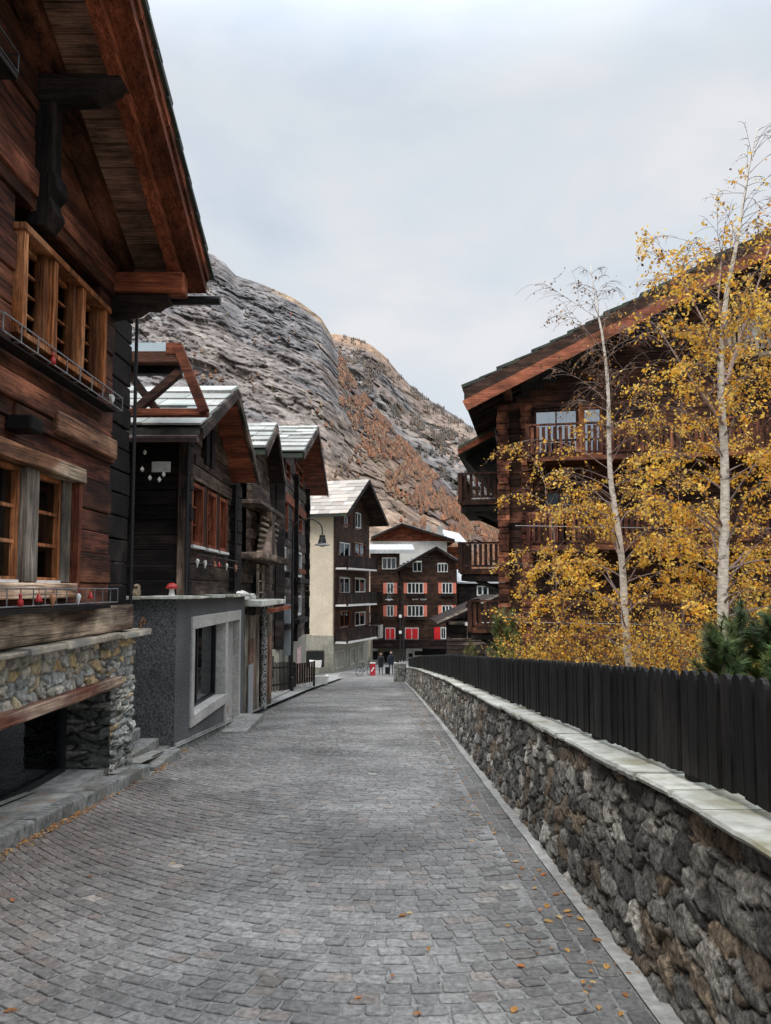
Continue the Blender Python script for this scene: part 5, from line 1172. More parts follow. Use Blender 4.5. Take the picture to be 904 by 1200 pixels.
# ================================================================== MOUNTAINS
def mountain(name, ridge, Yb, Yr, us, nr, seed, prof=1.0, amp=.05, ramp=.25, colf=None, m=None, zb=-8):
    px = np.array([r_[0] for r_ in ridge], float); py = np.array([r_[1] for r_ in ridge], float)
    X = (us * Yr); PX = CX + us * FPX * 1.0
    # elevation of the silhouette for each azimuth
    ys_ = np.interp(PX, px, py); el = np.array([(lambda d: d.z / d.y)(ray(a, b)) for a, b in zip(PX, ys_)])
    uc = np.array([(lambda d: d.x / d.y)(ray(a, b)) for a, b in zip(PX, ys_)])
    H = EYE.z + el * Yr
    t = np.linspace(0, 1.12, nr); T, U = np.meshgrid(t, uc, indexing='ij'); Hh = np.broadcast_to(H, T.shape)
    Y = Yb + (Yr - Yb) * T; Xg = U * Y
    z = zb + (Hh - zb) * np.where(T <= 1, T ** prof, 1 - (T - 1) * 1.5)
    s = Yr / 420.
    ac, al = (Xg * .62 + z * .95) / s, (Xg * .8 - z * .75) / s
    n = fbm(ac / 42, al / 95, seed, 7, True) * .6 + fbm(Xg / 55 / s, z / 55 / s, seed + 5, 6) * .4 - .5
    n2 = fbm(ac / 7, al / 17, seed + 3, 5, True) * .6 + fbm(Xg / 8 / s, z / 8 / s, seed + 6, 4) * .4 - .5
    e = np.clip(T * 4, 0, 1) * (1 - .75 * np.clip((T - .8) / .2, 0, 1))
    wq = fbm(Xg / (16 * s), z / (16 * s), seed + 21, 4) * 1.6
    _, k2, kid, kx, ky = cells(ac / 10 + wq, al / 15 + wq, seed + 30); k1 = _; ke = np.clip((k2 - k1) / .16, 0, 1)
    _, j2, jid, jx, jy = cells(ac / 3.2 + wq * 1.5, al / 4.6 + wq, seed + 31); je = np.clip((j2 - _) / .2, 0, 1)
    crag = np.clip((T - .12) / .25, 0, 1)
    blk = ((kid - .5) * 3.2 + kx * ((kid * 7.3) % 1 - .3) * 6 + (jid - .5) * 1.4 + jx * ((jid * 5.1) % 1 - .4) * 2.6) * crag
    shade = 1 - crag * (1 - (.88 + .22 * kid) * (.90 + .20 * jid) * (.86 + .14 * ke) * (.85 + .15 * je))
    z = z + (n * amp * 1.4 * Hh + n2 * amp * .35 * Hh) * e * .6
    n3 = fbm(Xg / (2.6 * s), z / (2.6 * s), seed + 8, 4, True) - .5
    Y2 = Y + (n * 62 * s + n2 * 10 * s + n3 * 4.5 * s + blk * s) * e; z = z + n3 * 1.0 * s * e
    c = colf(Xg, Y, z, T, U, n, n2, s) * shade[..., None]
    V = np.stack([Xg, Y2, z], -1).reshape(-1, 3); nx = len(us); i = np.arange(nr - 1)[:, None] * nx + np.arange(nx - 1)[None]
    F = np.stack([i, i + 1, i + nx + 1, i + nx], -1).reshape(-1, 4)
    o = np_mesh(name, V, F, m, c.reshape(-1, 3), None, False); struct(o)
    return Xg, Y2, z, T, U
def mix3(a, b, f): return np.array(a) * (1 - f[..., None]) + np.array(b) * f[..., None]
def sstep(x, a, b): t = np.clip((x - a) / (b - a), 0, 1); return t * t * (3 - 2 * t)
mrock = mat('mountain_rock', (.55, .55, .56), (1.5, 1.48, 1.45), .16, stretch=(1, 1, 1), rough=1, bump=1, bdist=2.0, detail=12, lo=.38, hi=.62, spec=.05)
mfar = mat('mountain_far', (.7, .7, .7), (1.3, 1.28, 1.25), .09, rough=1, bump=1, bdist=2.0, detail=12, lo=.38, hi=.62, spec=.05)
def col1(X, Y, z, T, U, n, n2, s):
    d = fbm((X * .62 + z * .95) / 9, (X * .8 - z * .75) / 55, 31, 5)            # streaks that run down to the right
    d2 = fbm((X * .9 + z) / 4, (X - z) / 26, 37, 4)
    rock = mix3((.12, .118, .122), (.27, .26, .255), sstep(n + .6 * n2 + (d - .5) * .8, -.25, .35))
    grass = mix3((.22, .145, .085), (.33, .235, .15), sstep(d2, .3, .65))
    px = CX + U * FPX
    g = sstep(d + .35 * (1 - T) + (px - 380) / 1500 + n * .25, .50, .70)
    top = sstep(T + .1 * n, .93, .99) * sstep(px, 290, 340) * (1 - sstep(px, 375, 395))
    g = g * (.30 + .60 * sstep(px, 330, 470)); c = rock * (1 - g[..., None]) + grass * g[..., None]
    c = c * (1 - top[..., None]) + np.array((.36, .25, .14)) * top[..., None]
    lo = sstep(.32 - T + .12 * (d - .5), 0, .12)
    c = c * (1 - lo[..., None] * .7) + np.array((.36, .25, .16)) * lo[..., None] * .7
    f = fbm(X / 1.5, z / 1.5, 71, 4, True); f2 = fbm((X * .62 + z * .95) / 1.9, (X * .8 - z * .75) / 7, 73, 4, True); f3 = fbm(X / 14, z / 14, 79, 4)
    c = c * (.22 + .68 * f + .68 * f2 + .42 * f3)[..., None]
    rb_ = np.exp(-((T * 0 + (px - 415) * 1.02 + 428 + 26 + (px - 395) * .25 - (690 - (z - 1.6) / Y * FPX)) / (20 + np.abs(px - 395) * .30)) ** 2) * sstep(px, 398, 420)
    c = c * (1 - .6 * rb_[..., None]) + np.array((.22, .115, .06)) * (.6 * rb_ * (.4 + f))[..., None]
    return c * np.array((.56, .53, .505)) + np.array((.046, .047, .053))  # the added pale bluish offset is air haze painted into the rock colour
def col2(X, Y, z, T, U, n, n2, s):
    d = fbm((X * .8 + z * 1.1) / 20, (X * .8 - z) / 120, 51, 5)
    rock = mix3((.16, .15, .15), (.30, .28, .26), sstep(n + n2 + (d - .5), -.2, .3))
    px = CX + U * FPX
    top = sstep(T, .82, .97) * (1 - sstep(px, 430, 500))
    g = sstep(d + n * .3, .42, .62) * .7
    c = rock * (1 - g[..., None]) + np.array((.30, .19, .115)) * g[..., None]
    c = c * (1 - top[..., None]) + np.array((.40, .25, .14)) * top[..., None]
    f = fbm(X / 3.2, z / 3.2, 71, 4, True); c = c * (.45 + 1.2 * f)[..., None]
    return c * np.array((.56, .53, .50)) + np.array((.060, .063, .070))  # distance haze painted in: a stronger pale offset added to the far hill's colour
us1 = np.linspace(-.6, .45, 900)
R1 = [(-300, 210), (0, 235), (100, 262), (160, 270), (200, 278), (248, 297), (262, 306), (276, 322), (300, 330), (322, 338), (345, 349), (362, 361), (376, 372), (386, 388), (393, 404), (400, 414), (410, 436), (424, 458), (440, 478), (470, 512), (500, 545), (540, 585), (600, 628), (700, 660), (1000, 684)]
XX, YY_, ZZ, TT, UU = mountain('mountain', R1, 135, 430, us1, 640, 61, .92, .05, colf=col1, m=mrock)
R2 = [(-300, 380), (300, 384), (380, 389), (392, 389), (402, 391), (420, 397), (436, 406), (452, 420), (466, 436), (482, 452), (500, 466), (520, 478), (550, 498), (600, 527), (700, 590), (850, 650), (1100, 684)]
X2, Y2_, Z2, T2, U2 = mountain('mountain', R2, 380, 980, np.linspace(-.35, .8, 460), 300, 77, .95, .045, colf=col2, m=mfar)

# larch wood on the slopes, far off, one mass
def larches(nm, Xg, Yg, Zg, Tg, Ug, pick_, n, seed, hh, label, cols):
    rs = np.random.RandomState(seed); nt_, nu = Xg.shape; V = []; F = []; C = []; cnt = 0; tries = 0
    while cnt < n and tries < n * 60:
        tries += 1; i = rs.randint(5, int(nt_ / 1.13)); j = rs.randint(2, nu - 2)
        px = CX + Ug[i, j] * FPX; dy = Zg[i, j] - 1.6; py = 690 - dy / Yg[i, j] * FPX
        if rs.rand() > pick_(px, py, i, j): continue
        h_ = hh * rs.uniform(.5, 1.3); r_ = h_ * rs.uniform(.2, .38); x, y, z = Xg[i, j], Yg[i, j], Zg[i, j]; b = len(V); c = np.array(cols[rs.randint(len(cols))]) * rs.uniform(.6, 1.4)
        for lev, (rr, zz) in enumerate(((r_ * .35, 0), (r_, h_ * .22), (r_ * .6, h_ * .55), (0, h_))):
            for k in range(5):
                a = 2 * PI * (k + .3 * lev) / 5; q = rs.uniform(.7, 1.25); V.append((x + rr * q * math.cos(a), y + rr * q * math.sin(a), z + zz)); C.append(c * (.6 + .5 * lev / 3))
        for lev in range(3):
            for k in range(5): F.append((b + lev * 5 + k, b + lev * 5 + (k + 1) % 5, b + lev * 5 + 5 + (k + 1) % 5, b + lev * 5 + 5 + k))
        cnt += 1
    o = np_mesh(nm, V, F, needle_m, np.array(C)); tag(o, label, 'larch wood', None, 'stuff')
def pk1(px, py, i, j):
    if px > 600 or px < 150: return 0
    n = float(fbm(np.array([px / 16.]), np.array([(py + px * .2) / 12.]), 91, 3)[0])
    bandy = 428 + (px - 415) * 1.02                                # the belt that follows the right flank
    if px > 395: 
        d = (py - bandy) / (28 + (px - 395) * .34)
        if 0 < d < 2.2: return .95 * sstep_s(n, .36, .5) * (1 if d < 1.3 else .45)
    if 470 < py < 600: return .14 * sstep_s(n, .5, .62)
    if px < 300 and py > 405: return .12 * sstep_s(n, .5, .6)
    return .004
def sstep_s(x, a, b): t = min(max((x - a) / (b - a), 0), 1); return t * t * (3 - 2 * t)
larches('larch_wood', XX, YY_, ZZ, TT, UU, pk1, 9000, 5, 2.1, 'belt of rust orange larches running down the mountain flank', [(.26, .11, .055), (.31, .14, .07), (.20, .10, .065), (.25, .14, .08), (.14, .095, .07), (.23, .16, .10)])
def pk2(px, py, i, j):
    if px > 640 or px < 395: return 0
    n = float(fbm(np.array([px / 14.]), np.array([py / 10.]), 95, 3)[0]); ry = np.interp(px, [r_[0] for r_ in R2], [r_[1] for r_ in R2])
    return (.8 if py < ry + 50 else .25) * sstep_s(n, .42, .55)
larches('pine_wood', X2, Y2_, Z2, T2, U2, pk2, 4200, 6, 3.8, 'scattered dark conifers on the ridge and flank of the far hill', [(.10, .09, .075), (.14, .11, .085), (.20, .13, .085), (.12, .11, .10)])
# ================================================================== TREES AND PLANTS
def leafcloud(pts, size, cols, rs, cl=1, droop=.3):
    """pts (n,3) -> leaf blades (pointed quads) with random turn"""
    n = len(pts); d = rs.normal(size=(n, 3)); d[:, 2] -= droop; d /= np.linalg.norm(d, axis=1)[:, None]
    u = rs.normal(size=(n, 3)); u = np.cross(d, u); u /= np.linalg.norm(u, axis=1)[:, None]
    s = size * rs.uniform(.6, 1.35, n)[:, None]
    nrm = np.cross(d, u)
    V = np.stack([pts - d * s * .5, pts + u * s * .34 + nrm * s * .06, pts + d * s * .5, pts - u * s * .34 + nrm * s * .06], 1).reshape(-1, 3)
    F = np.arange(4 * n).reshape(-1, 4)
    c = np.array(cols)[rs.randint(len(cols), size=n)] * rs.uniform(.65, 1.3, n)[:, None]
    return V, F, np.repeat(c, 4, 0)
YEL = [(.88, .55, .06), (.90, .60, .08), (.82, .44, .05), (.74, .34, .04), (.85, .60, .16), (.60, .28, .06), (.92, .66, .14), (.95, .70, .20), (.86, .52, .08)]
BRN = [(.22, .11, .05), (.32, .16, .07), (.16, .09, .05)]
def birch(base, pts, r0, label, seed, zones, leaders=(), bk=None, lsize=.052, dm=1.7):
    """pts: trunk polyline in world space; zones(t, side) -> (branch length, leaves per metre, share brown)"""
    rs = np.random.RandomState(seed); r = random.Random(seed)
    t = thing('birch_tree', label, 'tree', tuple(base)); B = Vector(base)
    pts = [Vector(p) - B for p in pts]; L = [0]
    for a, b in zip(pts[:-1], pts[1:]): L.append(L[-1] + (b - a).length)
    tot = L[-1]
    def at(s):
        for k in range(len(pts) - 1):
            if s <= L[k + 1]: return pts[k].lerp(pts[k + 1], (s - L[k]) / (L[k + 1] - L[k]))
        return pts[-1]
    tr = MB(); P = []; R = []
    for k in range(40):
        u = k / 39; p = at(u * tot) + Vector((math.sin(u * 17 + seed) * .015, math.cos(u * 13) * .015, 0)) * (1 if k else 0); P.append(p); R.append(max(r0 * (1 - u) ** .8 * (1.25 if k == 0 else 1), .006))
    tr.tube(P, R, 12); tr.build('trunk', bk or bark_m, t, smooth=True)
    br = MB(); lp = []; lc = []
    starts = []; s = .35
    while s < tot * .985:
        u = s / tot; s += r.uniform(.04, .10)
        if r.random() > .15: starts.append((u, at(s if s < tot else tot), zones(u), r0 * (1 - u)))
    for (ld, lr, u0, u1) in leaders:
        Ld = [Vector(p) - B for p in ld]; br.tube([Ld[0].lerp(Ld[1], k / 6) for k in range(7)] + Ld[2:], [lr * (1 - k / (6 + len(Ld) - 1)) + .004 for k in range(7 + len(Ld) - 2)], 8, 2.2, cap=False)
        n_ = int((Ld[-1] - Ld[0]).length / .07)
        for k in range(n_):
            f = (k + 1) / n_; w_ = f * (len(Ld) - 1); i = min(int(w_), len(Ld) - 2); starts.append((u0 + (u1 - u0) * f, Ld[i].lerp(Ld[i + 1], w_ - i), zones(u0 + (u1 - u0) * f), lr * (1 - f * .8)))
    for (u, p, (ln, dens, brown), rad) in starts:
        az = r.uniform(0, 2 * PI); el = math.radians(r.uniform(25, 60)) * (1 if u > .1 else .6); l = ln * r.uniform(.5, 1.15)
        d = Vector((math.cos(az) * math.cos(el), math.sin(az) * math.cos(el) * .8, math.sin(el))); Q = [p.copy()]; n = max(5, int(l / .12)); rr = [max(rad * .30, .005)]
        for k in range(n):
            d = (d + Vector((r.gauss(0, .10), r.gauss(0, .10), -.075 - .05 * k / n))).normalized(); p = p + d * (l / n); Q.append(p.copy()); rr.append(max(rr[0] * (1 - (k + 1) / n), .0022))
            if k > n * .2:
                for q_ in range(r.choice((2, 3, 4)) if brown > .9 else r.choice((1, 2, 2))):
                    e = (d + Vector((r.gauss(0, .6), r.gauss(0, .6), r.gauss(-.1, .4)))).normalized(); pp = p.copy(); tl = l * (r.uniform(.25, .6) if brown > .9 else r.uniform(.12, .38)); W = [pp.copy()]; m_ = 5
                    for z in range(m_):
                        e = (e + Vector((r.gauss(0, .12), r.gauss(0, .12), -.22))).normalized(); pp = pp + e * tl / m_; W.append(pp.copy())
                    br.tube(W, [.0035, .003, .0026, .0022, .0018, .0014], 3, 1.0, cap=False)
                    nl = rs.poisson(dens * tl * dm)
                    clump = 1.0 if r.random() < .36 else .13
                    for z in range(int(nl * clump * 1.4)):
                        w_ = r.random() * (len(W) - 1); i = int(w_); lp.append(W[i].lerp(W[i + 1], w_ - i) + Vector((r.gauss(0, .035), r.gauss(0, .035), r.gauss(-.015, .035)))); lc.append(r.random() < brown)
        br.tube(Q, rr, 5, 1.2, cap=False)
    br.build('branches', twig_m, t)
    lp = np.array([tuple(p) for p in lp]); lc = np.array(lc)
    V1, F1_, C1 = leafcloud(lp[~lc], lsize, YEL, rs); V2, F2_, C2 = leafcloud(lp[lc], .042, BRN, rs)
    V = np.concatenate([V1, V2]); F = np.concatenate([F1_, F2_ + len(V1)]); C = np.concatenate([C1, C2])
    np_mesh('foliage', V, F, leaf_m, C, t); print('leaves', len(lp))
    return t
def gz(x, y): return gnd(y) + .72
YA, YB = 11.5, 9.6
pa = [atY(740, 800, YA), atY(737, 765, YA), atY(728, 660, YA), atY(717, 560, YA), atY(711, 450, YA), atY(706, 390, YA), atY(692, 310, YA + .3)]
g = gz(0, YA); pa = [Vector((pa[0].x + .05, YA, g - .05))] + pa[1:]
def zA(u):
    if u < .35: return (1.5, 70, .22)
    if u < .55: return (1.4, 34, .45)
    if u < .86: return (1.0, 9, .97)
    return (.45, 3, .95)
birch(pa[0], pa, .065, 'leaning pale birch with bare drooping twigs above and yellow leaves below', 21, zA)
pb_ = [atY(848, 720, YB), atY(848, 640, YB), atY(849, 520, YB), atY(846, 420, YB), atY(850, 340, YB), atY(868, 260, YB), atY(889, 150, YB)]
g = gz(0, YB); pb_ = [Vector((pb_[0].x, YB, g - .05))] + pb_
def zB(u):
    if u < .2: return (1.0, 50, .25)
    if u < .5: return (1.35, 54, .15)
    if u < .76: return (1.0, 27, .18)
    if u < .85: return (.75, 18, .4)
    return (.5, 7, .8)
birch(pb_[0], pb_, .078, 'tall straight white birch full of orange yellow leaves, nearest the right edge', 33, zB, leaders=(([atY(850, 440, YB), atY(832, 390, YB), atY(800, 330, YB + .1), atY(792, 300, YB + .1)], .026, .62, .86), ([atY(852, 410, YB), atY(842, 350, YB - .2), atY(846, 300, YB - .2)], .022, .62, .84), ([atY(850, 450, YB), atY(880, 360, YB + .2), atY(905, 280, YB + .2)], .028, .6, .86), ([atY(850, 500, YB), atY(800, 430, YB - .3), atY(770, 380, YB - .3)], .022, .5, .75)))
p0 = atY(905, 700, 12.5); birch(Vector((p0.x + .25, 12.5, gz(0, 12.5))), [Vector((p0.x + .25, 12.5, gz(0, 12.5))), atY(925, 500, 12.5), atY(935, 300, 12.6)], .06, 'thin birch cut by the right edge of the view behind the white one', 41, lambda u: (1.2, 40, .3) if u < .8 else (.5, 8, .6))
p0 = atY(800, 700, 14.5); birch(Vector((p0.x, 14.5, gz(0, 14.5))), [Vector((p0.x, 14.5, gz(0, 14.5))), atY(795, 560, 14.5), atY(800, 470, 14.5)], .022, 'slender young birch with golden leaves between and behind the two large ones', 43, lambda u: (1.3, 40, .35), bk=twig_m)
p0 = atY(655, 740, 13.5); birch(Vector((p0.x, 13.5, gz(0, 13.5))), [Vector((p0.x, 13.5, gz(0, 13.5))), atY(650, 640, 13.5), atY(640, 575, 13.5)], .02, 'short bushy young birch with yellow leaves left of the leaning birch', 44, lambda u: (1.05, 40, .4), bk=twig_m)

def conifer(loc, hgt, rad, label, seed, cols, tuft=.16, nb=60, name='pine_tree', needles=70, up=.6):
    rs = np.random.RandomState(seed); r = random.Random(seed); t = thing(name, label, 'tree', loc)
    tr = MB(); tr.tube([(0, 0, 0), (.02, 0, hgt * .5), (0, 0, hgt * .9)], [.05, .035, .012], 8); tr.build('trunk', twig_m, t)
    br = MB(); V = []; C = []
    def tuftat(p, d, s):
        d = d.normalized(); n = needles; base = np.array(cols[r.randrange(len(cols))]) * r.uniform(.7, 1.2)
        for k in range(n):
            u = r.random(); a = Vector((r.gauss(0, 1), r.gauss(0, 1), r.gauss(0, 1))); a = (a - d * a.dot(d)).normalized(); q = p + d * s * (u - .5) * 1.5
            tip = q + (a * .8 + d * r.uniform(.35, 1.1)).normalized() * s * r.uniform(.55, 1.0); w_ = a.cross(d) * .0035 * s / .12
            V.extend([tuple(q - w_), tuple(q + w_), tuple(tip)]); f = r.uniform(.6, 1.35); C.extend([base * f * .6] * 2 + [base * f * 1.2])
    for b in range(nb):
        u = (b + r.random()) / nb; z = hgt * (.06 + .88 * u); az = b * 2.4 + r.uniform(-.4, .4); l = rad * (1 - u * .75) * r.uniform(.6, 1.1)
        d = Vector((math.cos(az), math.sin(az), .25)); p = Vector((0, 0, z)); Q = [p.copy()]
        for k in range(4): d = (d + Vector((0, 0, .16 * up * 2))).normalized(); p = p + d * l / 4; Q.append(p.copy()); (k > 0) and tuftat(p, d, tuft * r.uniform(.8, 1.15))
        tuftat(p + d * tuft * .5, d, tuft); br.tube(Q, [.012, .01, .008, .006, .005], 4, cap=False)
    tuftat(Vector((0, 0, hgt)), Vector((0, 0, 1)), tuft * 1.1)
    br.build('branches', twig_m, t); n = len(V) // 3
    np_mesh('needles', V, np.arange(3 * n).reshape(-1, 3), needle_m, np.array(C), t)
    return t
PG = [(.05, .085, .025), (.08, .13, .035), (.045, .07, .03), (.11, .15, .045)]
p = atY(846, 760, 7.2); conifer((p.x, 7.2, gz(0, 7.2)), .90, .26, 'mountain pine with upright green tufts in front of the white birch trunk', 3, PG, .14, 20, needles=100)
p = atY(868, 720, 7.6); conifer((p.x, 7.6, gz(0, 7.6)), 1.10, .24, 'taller mountain pine close behind and right of the first pine at the fence', 4, PG, .15, 16, needles=110)
p = atY(906, 720, 7.4); conifer((p.x, 7.4, gz(0, 7.4)), 1.02, .30, 'dark mountain pine half cut off by the right edge of the view', 5, PG, .15, 26, needles=110)
GR = [(.10, .14, .03), (.15, .19, .045), (.20, .21, .06)]
p = atY(592, 770, 17); conifer((p.x, 17, gz(0, 17)), 1.6, .55, 'light green bushy spruce beside the foot of the balcony chalet', 8, GR, .14, 44, 'spruce_shrub', 60)
p = atY(552, 770, 24); conifer((p.x, 24, gz(0, 24)), 1.0, .35, 'small yellow green shrub peeping above the far part of the black fence', 9, [(.16, .16, .04), (.12, .13, .04)], .13, 20, 'garden_shrub', 40)
# low golden shrubs behind the fence
def shrub(x, y, hgt, w_, label, seed, cols, dens=2600, size=.05):
    rs = np.random.RandomState(seed); t = thing('garden_shrub', label, 'shrub', (x, y, gz(x, y)))
    r = random.Random(seed); q = MB(); pts = []
    for k in range(26):
        az = r.uniform(0, 2 * PI); d = Vector((math.cos(az) * .5, math.sin(az) * .5, 1)).normalized(); p = Vector((r.uniform(-.15, .15) * w_, 0, 0)); Q = [p.copy()]
        for j in range(6): d = (d + Vector((r.gauss(0, .15), r.gauss(0, .15), -.04))).normalized(); p = p + d * hgt / 5.2 * Vector((w_ / hgt + .4, 1, 1)).x * .8; Q.append(p.copy())
        q.tube(Q, [.008, .007, .006, .005, .004, .003, .002], 4, cap=False)
        for z in range(int(dens * .8) // 26):
            u = 1 + r.random() * 4.99; i = int(u); pts.append(tuple(Q[i].lerp(Q[i + 1], u - i) + Vector((r.gauss(0, .09), r.gauss(0, .09), r.gauss(0, .09)))))
    q.build('stems', twig_m, t); V, F, C = leafcloud(np.array(pts), size, cols, rs); np_mesh('foliage', V, F, leaf_m, C, t)
for (px, Y, hgt, w_, lab, sd, cl, dn) in ((640, 13, 1.0, .9, 'low yellow shrub behind the fence just left of the leaning birch foot', 51, YEL + BRN, 2200),
        (690, 12.3, 1.2, 1.0, 'golden shrub with brown gaps directly behind the leaning birch foot', 52, YEL + BRN * 2, 2200), (775, 11, 1.0, 1.0, 'orange yellow shrub between the leaning birch and the first pine', 53, YEL + BRN, 2200),
        (895, 9.0, .9, .8, 'small golden shrub under the pines at the right edge of the view', 54, YEL, 1500), (610, 15.5, .8, .8, 'green and yellow shrub in front of the log corner of the balcony chalet', 55, [(.12, .14, .03), (.3, .25, .05), (.6, .35, .05)], 1600), (735, 14.5, 1.4, 1.3, 'brown twiggy shrub with few gold leaves deep behind the leaning birch', 56, BRN * 2 + YEL, 2200),
        (830, 12.5, 1.3, 1.2, 'rusty brown shrub behind the white birch trunk and pines', 57, BRN * 2 + YEL, 2200)):
    p = atY(px, 740, Y); shrub(p.x, Y, hgt, w_, lab, sd, cl, dn)

# ================================================================== FALLEN LEAVES
def leaf_mesh():
    v = [(0, -.5, 0), (.22, -.25, .04), (.3, .05, .09), (.14, .36, .05), (0, .55, 0), (-.16, .34, .08), (-.3, .02, .06), (-.2, -.28, .02), (0, 0, .0), (0, -.72, .02), (.02, -.5, .0)]
    f = [(0, 1, 8), (1, 2, 8), (2, 3, 8), (3, 4, 8), (4, 5, 8), (5, 6, 8), (6, 7, 8), (7, 0, 8), (0, 9, 10)]
    return v, f
lv, lf = leaf_mesh()
leafcols = [(.66, .34, .10), (.78, .46, .16), (.48, .21, .08), (.80, .56, .26), (.60, .36, .15), (.68, .25, .08)]
r = random.Random(12); first = None; n = 0
pts_l = []
for (px, py) in ((808, 1148), (826, 1174), (768, 1152), (702, 1181), (692, 1128), (724, 1130), (711, 1133), (751, 1141), (737, 1142), (733, 1166), (728, 1188), (603, 1184), (610, 1132), (665, 1114), (681, 1090), (655, 1075), (667, 1073), (680, 1077), (665, 1068), (652, 1048), (660, 1046), (627, 1041), (632, 1020), (637, 1025), (612, 1018), (605, 1010), (580, 976), (489, 1188), (472, 1073), (480, 1070), (203, 1012), (420, 1170), (106, 1027), (12, 1185), (15, 1055), (560, 955), (574, 965), (643, 1080), (676, 1050), (690, 1066), (641, 1062), (700, 1102)):
    d = ray(px, py); t_ = 1.5
    while EYE.z + d.z * t_ > gnd(d.y * t_) + .006 and t_ < 60: t_ += .004
    pts_l.append((d.x * t_, d.y * t_))
for (x, y) in pts_l:
    s = r.uniform(.034, .058); q = MB(); c = leafcols[r.randrange(6)]; ca = r.uniform(0, 6.3)
    vs = [(a * math.cos(ca) * s - b * math.sin(ca) * s, a * math.sin(ca) * s + b * math.cos(ca) * s, cc * s * r.uniform(.6, 1.8)) for a, b, cc in lv]
    q.add(vs, lf, c); o = q.build('fallen_leaf', leaf_m, loc=(x, y, gnd(y) + .007)); tag(o, 'single dry orange brown leaf lying on the cobbles', 'leaf', 'single leaves fallen on the cobblestones')
def litter(nm, gen, n, seed, label, smin=.02, smax=.04):
    r = random.Random(seed); q = MB()
    for k in range(n):
        x, y, dz = gen(r); s = r.uniform(smin, smax); c = leafcols[r.randrange(6)]; ca = r.uniform(0, 6.3); tl = r.uniform(-.5, .5); f = r.uniform(.5, 1.1)
        vs = [((a * math.cos(ca) - b * math.sin(ca)) * s, (a * math.sin(ca) + b * math.cos(ca)) * s, cc * s * 2 + a * tl * s + .01) for a, b, cc in lv]
        q.add([(x + a, y + b, gnd(y) + dz + c_) for a, b, c_ in vs], lf, tuple(u * f for u in c))
    o = q.build(nm, leaf_m); tag(o, label, 'leaf litter', None, 'stuff')
litter('leaf_litter', lambda r: (lambda y: (kerbx(y) + abs(r.gauss(0, .05)) + .01, y, .004))(r.choice((r.uniform(4.6, 9.3), r.uniform(5.5, 7.5), r.uniform(9.4, 11.8)))), 420, 3, 'orange leaves drifted along the foot of the left kerb')
litter('leaf_litter', lambda r: (lambda y: (.98 - abs(r.gauss(0, .22)), y, .004))(r.uniform(7, 24)), 420, 4, 'brown leaves strewn along the right gutter below the wall', .015, .032)
litter('leaf_litter', lambda r: (lambda y: (1.0 - abs(r.gauss(0, .3)), y, .004))(r.uniform(2.8, 8)), 60, 9, 'small orange leaves scattered over the near right cobbles by the wall', .016, .034)

# ================================================================== PEOPLE, BICYCLE, BOX at the end of the street
def person(loc, label, hgt, coat, legs_c, stride, rz, skirt=False, arm=0.15):
    o = thing('person', label, 'person', loc, rz)
    k = hgt / 1.72; V = []; E = []; R = []
    def vtx(p, r_): V.append(tuple(q * k for q in p)); R.append(r_ * k); return len(V) - 1
    def chain(i, pr):
        for p, r_ in pr: j = vtx(p, r_); E.append((i, j)); i = j
        return i
    pel = vtx((0, 0, .95), .15)
    ch = chain(pel, [((0, 0, 1.12), .13), ((0, 0, 1.30), .16), ((0, 0, 1.42), .13)])
    nk = chain(ch, [((0, 0, 1.50), .055), ((0, -.01, 1.57), .085), ((0, -.015, 1.66), .095), ((0, -.01, 1.73), .05)])
    for s in (-1, 1):
        chain(ch, [((s * .18, 0, 1.40), .065), ((s * .24, .03 * s, 1.14), .05), ((s * (.22 + arm * .3), -.06, .92), .038), ((s * (.21 + arm * .3), -.08, .82), .035)])
        chain(pel, [((s * .10, 0, .86), .095), ((s * .10, -s * stride * .4 - .02, .50), .062), ((s * .10, -s * stride, .09), .045), ((s * .11, -s * stride - .14, .04), .04)])
    me = bpy.data.meshes.new('body'); me.from_pydata(V, E, []); b = bpy.data.objects.new('body', me); link(b, o)
    a = me.attributes.new('Col', 'FLOAT_COLOR', 'POINT'); a.data.foreach_set('color', [1.0] * (4 * len(V)))
    sm = b.modifiers.new('skin', 'SKIN'); sm.use_smooth_shade = True
    for i, r_ in enumerate(R): me.skin_vertices[0].data[i].radius = (r_, r_ * .82)
    me.skin_vertices[0].data[0].use_root = True
    ss = b.modifiers.new('sub', 'SUBSURF'); ss.levels = 2; ss.render_levels = 2; me.materials.append(mat('skin_body', (.04, .04, .05), (.06, .06, .07), 6, col=False))
    q = MB()
    if skirt: prof = [(.20, .62), (.19, .9), (.155, 1.12), (.20, 1.34), (.17, 1.44), (.07, 1.49)]
    else: prof = [(.17, .78), (.18, .95), (.165, 1.12), (.21, 1.34), (.18, 1.45), (.07, 1.50)]
    n = 16; vs = []; fs = []
    for (r_, z) in prof:
        for j in range(n): a_ = 2 * PI * j / n; vs.append((r_ * math.cos(a_) * k, r_ * .75 * math.sin(a_) * k, z * k))
    for i in range(len(prof) - 1): fs += [(i * n + j, i * n + (j + 1) % n, (i + 1) * n + (j + 1) % n, (i + 1) * n + j) for j in range(n)]
    q.add(vs, fs); q.build('coat', coat, o, smooth=True)
    q = MB(); q.lathe([(0, 1.50), (.085, 1.53), (.108, 1.64), (.09, 1.74), (0, 1.775)], (0, .012, 0), 12); h_ = q.build('hair', mat('dark_hair', (.02, .015, .01), (.05, .035, .025), 20), o, smooth=True); h_.scale = (k, k, k)
    q = MB(); q.lathe([(0, 1.525), (.06, 1.55), (.082, 1.62), (.075, 1.69), (0, 1.72)], (0, -.045, 0), 12); f_ = q.build('face', mat('skin_tone', (.35, .2, .14), (.45, .27, .2), 10), o, smooth=True); f_.scale = (k, k, k)
    return o
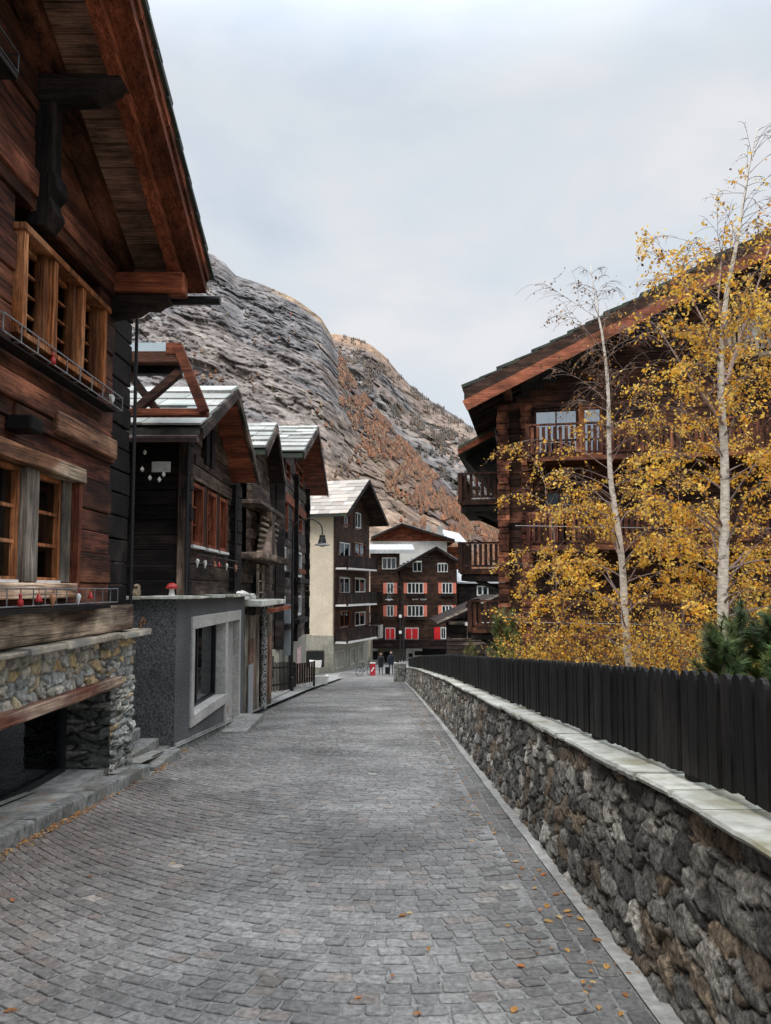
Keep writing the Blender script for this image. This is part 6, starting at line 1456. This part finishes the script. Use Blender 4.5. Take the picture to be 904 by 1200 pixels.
navy = cloth('navy_coat', (.012, .016, .028)); blk = cloth('black_coat', (.009, .009, .011))
def onroad(px, py_, Y): p = atY(px, py_, Y); return (p.x, Y, gnd(Y))
person(onroad(446.5, 792, 59), 'walking person in a long dark coat beside the red box, left of the pair', 1.66, blk, blk, .22, .15, True)
person(onroad(458.5, 791, 59.5), 'standing person in a navy jacket with a dark suitcase, right of the pair', 1.76, navy, blk, .12, .1)
sc_ = thing('suitcase', 'black upright wheeled suitcase held beside the person in the navy jacket', 'suitcase', onroad(454.2, 790, 59.4))
q = MB(); q.box(-.17, -.11, .06, .17, .11, .58); q.build('case_body', blk, sc_, bevel=.03)
q = MB(); q.tube([(-.1, .08, .58), (-.1, .08, .9), (.1, .08, .9), (.1, .08, .58)], .012, 6); q.build('handle', metal_grey, sc_)
for s in (-1, 1): q = MB(); q.lathe([(0, -.015), (.03, -.015), (.03, .015), (0, .015)], (s * .13, 0, .03), 8, ax='x'); q.build('wheel', metal_black, sc_)
rb = thing('red_box', 'bright red advertising box with a white emblem between the bicycle and the pair', 'display box', onroad(437, 791, 58.5))
q = MB(); q.box(-.21, -.18, 0, .21, .18, .92); q.build('box_body', mat('box_red', (.32, .02, .03), (.42, .03, .04), 8, rough=.5, bump=.1), rb, bevel=.03)
q = MB(); q.prism([(-.12, .30), (.0, .36), (.02, .47), (.13, .53), (.11, .64), (-.02, .58), (-.03, .47), (-.13, .41)], -.188, -.182); q.build('emblem', paint_white, rb)
q = MB(); q.box(-.22, -.19, .925, .22, .19, .95); q.build('lid', paint_white, rb)
bk = thing('bicycle', 'black bicycle parked side on before the cream building shop windows', 'bicycle', onroad(428, 791, 58), math.radians(40))
for x in (-.52, .52):
    q = MB(); pts = [(x + .33 * math.cos(2 * PI * k / 24), 0, .34 + .33 * math.sin(2 * PI * k / 24)) for k in range(25)]; q.tube(pts, .022, 6, cap=False); wh = q.build('wheel', metal_black, bk)
    q = MB()
    for k in range(12): a_ = PI * k / 6; q.tube([(x, 0, .34), (x + .31 * math.cos(a_), 0, .34 + .31 * math.sin(a_))], .003, 3)
    q.build('spokes', metal_grey, wh)
q = MB()
for (a_, b_) in (((-.52, .34), (-.05, .32)), ((-.05, .32), (-.2, .85)), ((-.2, .85), (-.52, .34)), ((-.05, .32), (.38, .82)), ((-.18, .78), (.36, .86)), ((.36, .95), (.52, .34))): q.tube([(a_[0], 0, a_[1]), (b_[0], 0, b_[1])], .018, 6)
q.build('frame', metal_black, bk)
q = MB(); q.tube([(.30, -.27, 1.0), (.38, -.1, 1.02), (.37, 0, .96), (.38, .1, 1.02), (.30, .27, 1.0)], .014, 6); q.build('handlebar', metal_black, bk)
q = MB(); q.box(-.33, -.07, .88, -.08, .07, .94); q.build('saddle', metal_black, bk, bevel=.02)
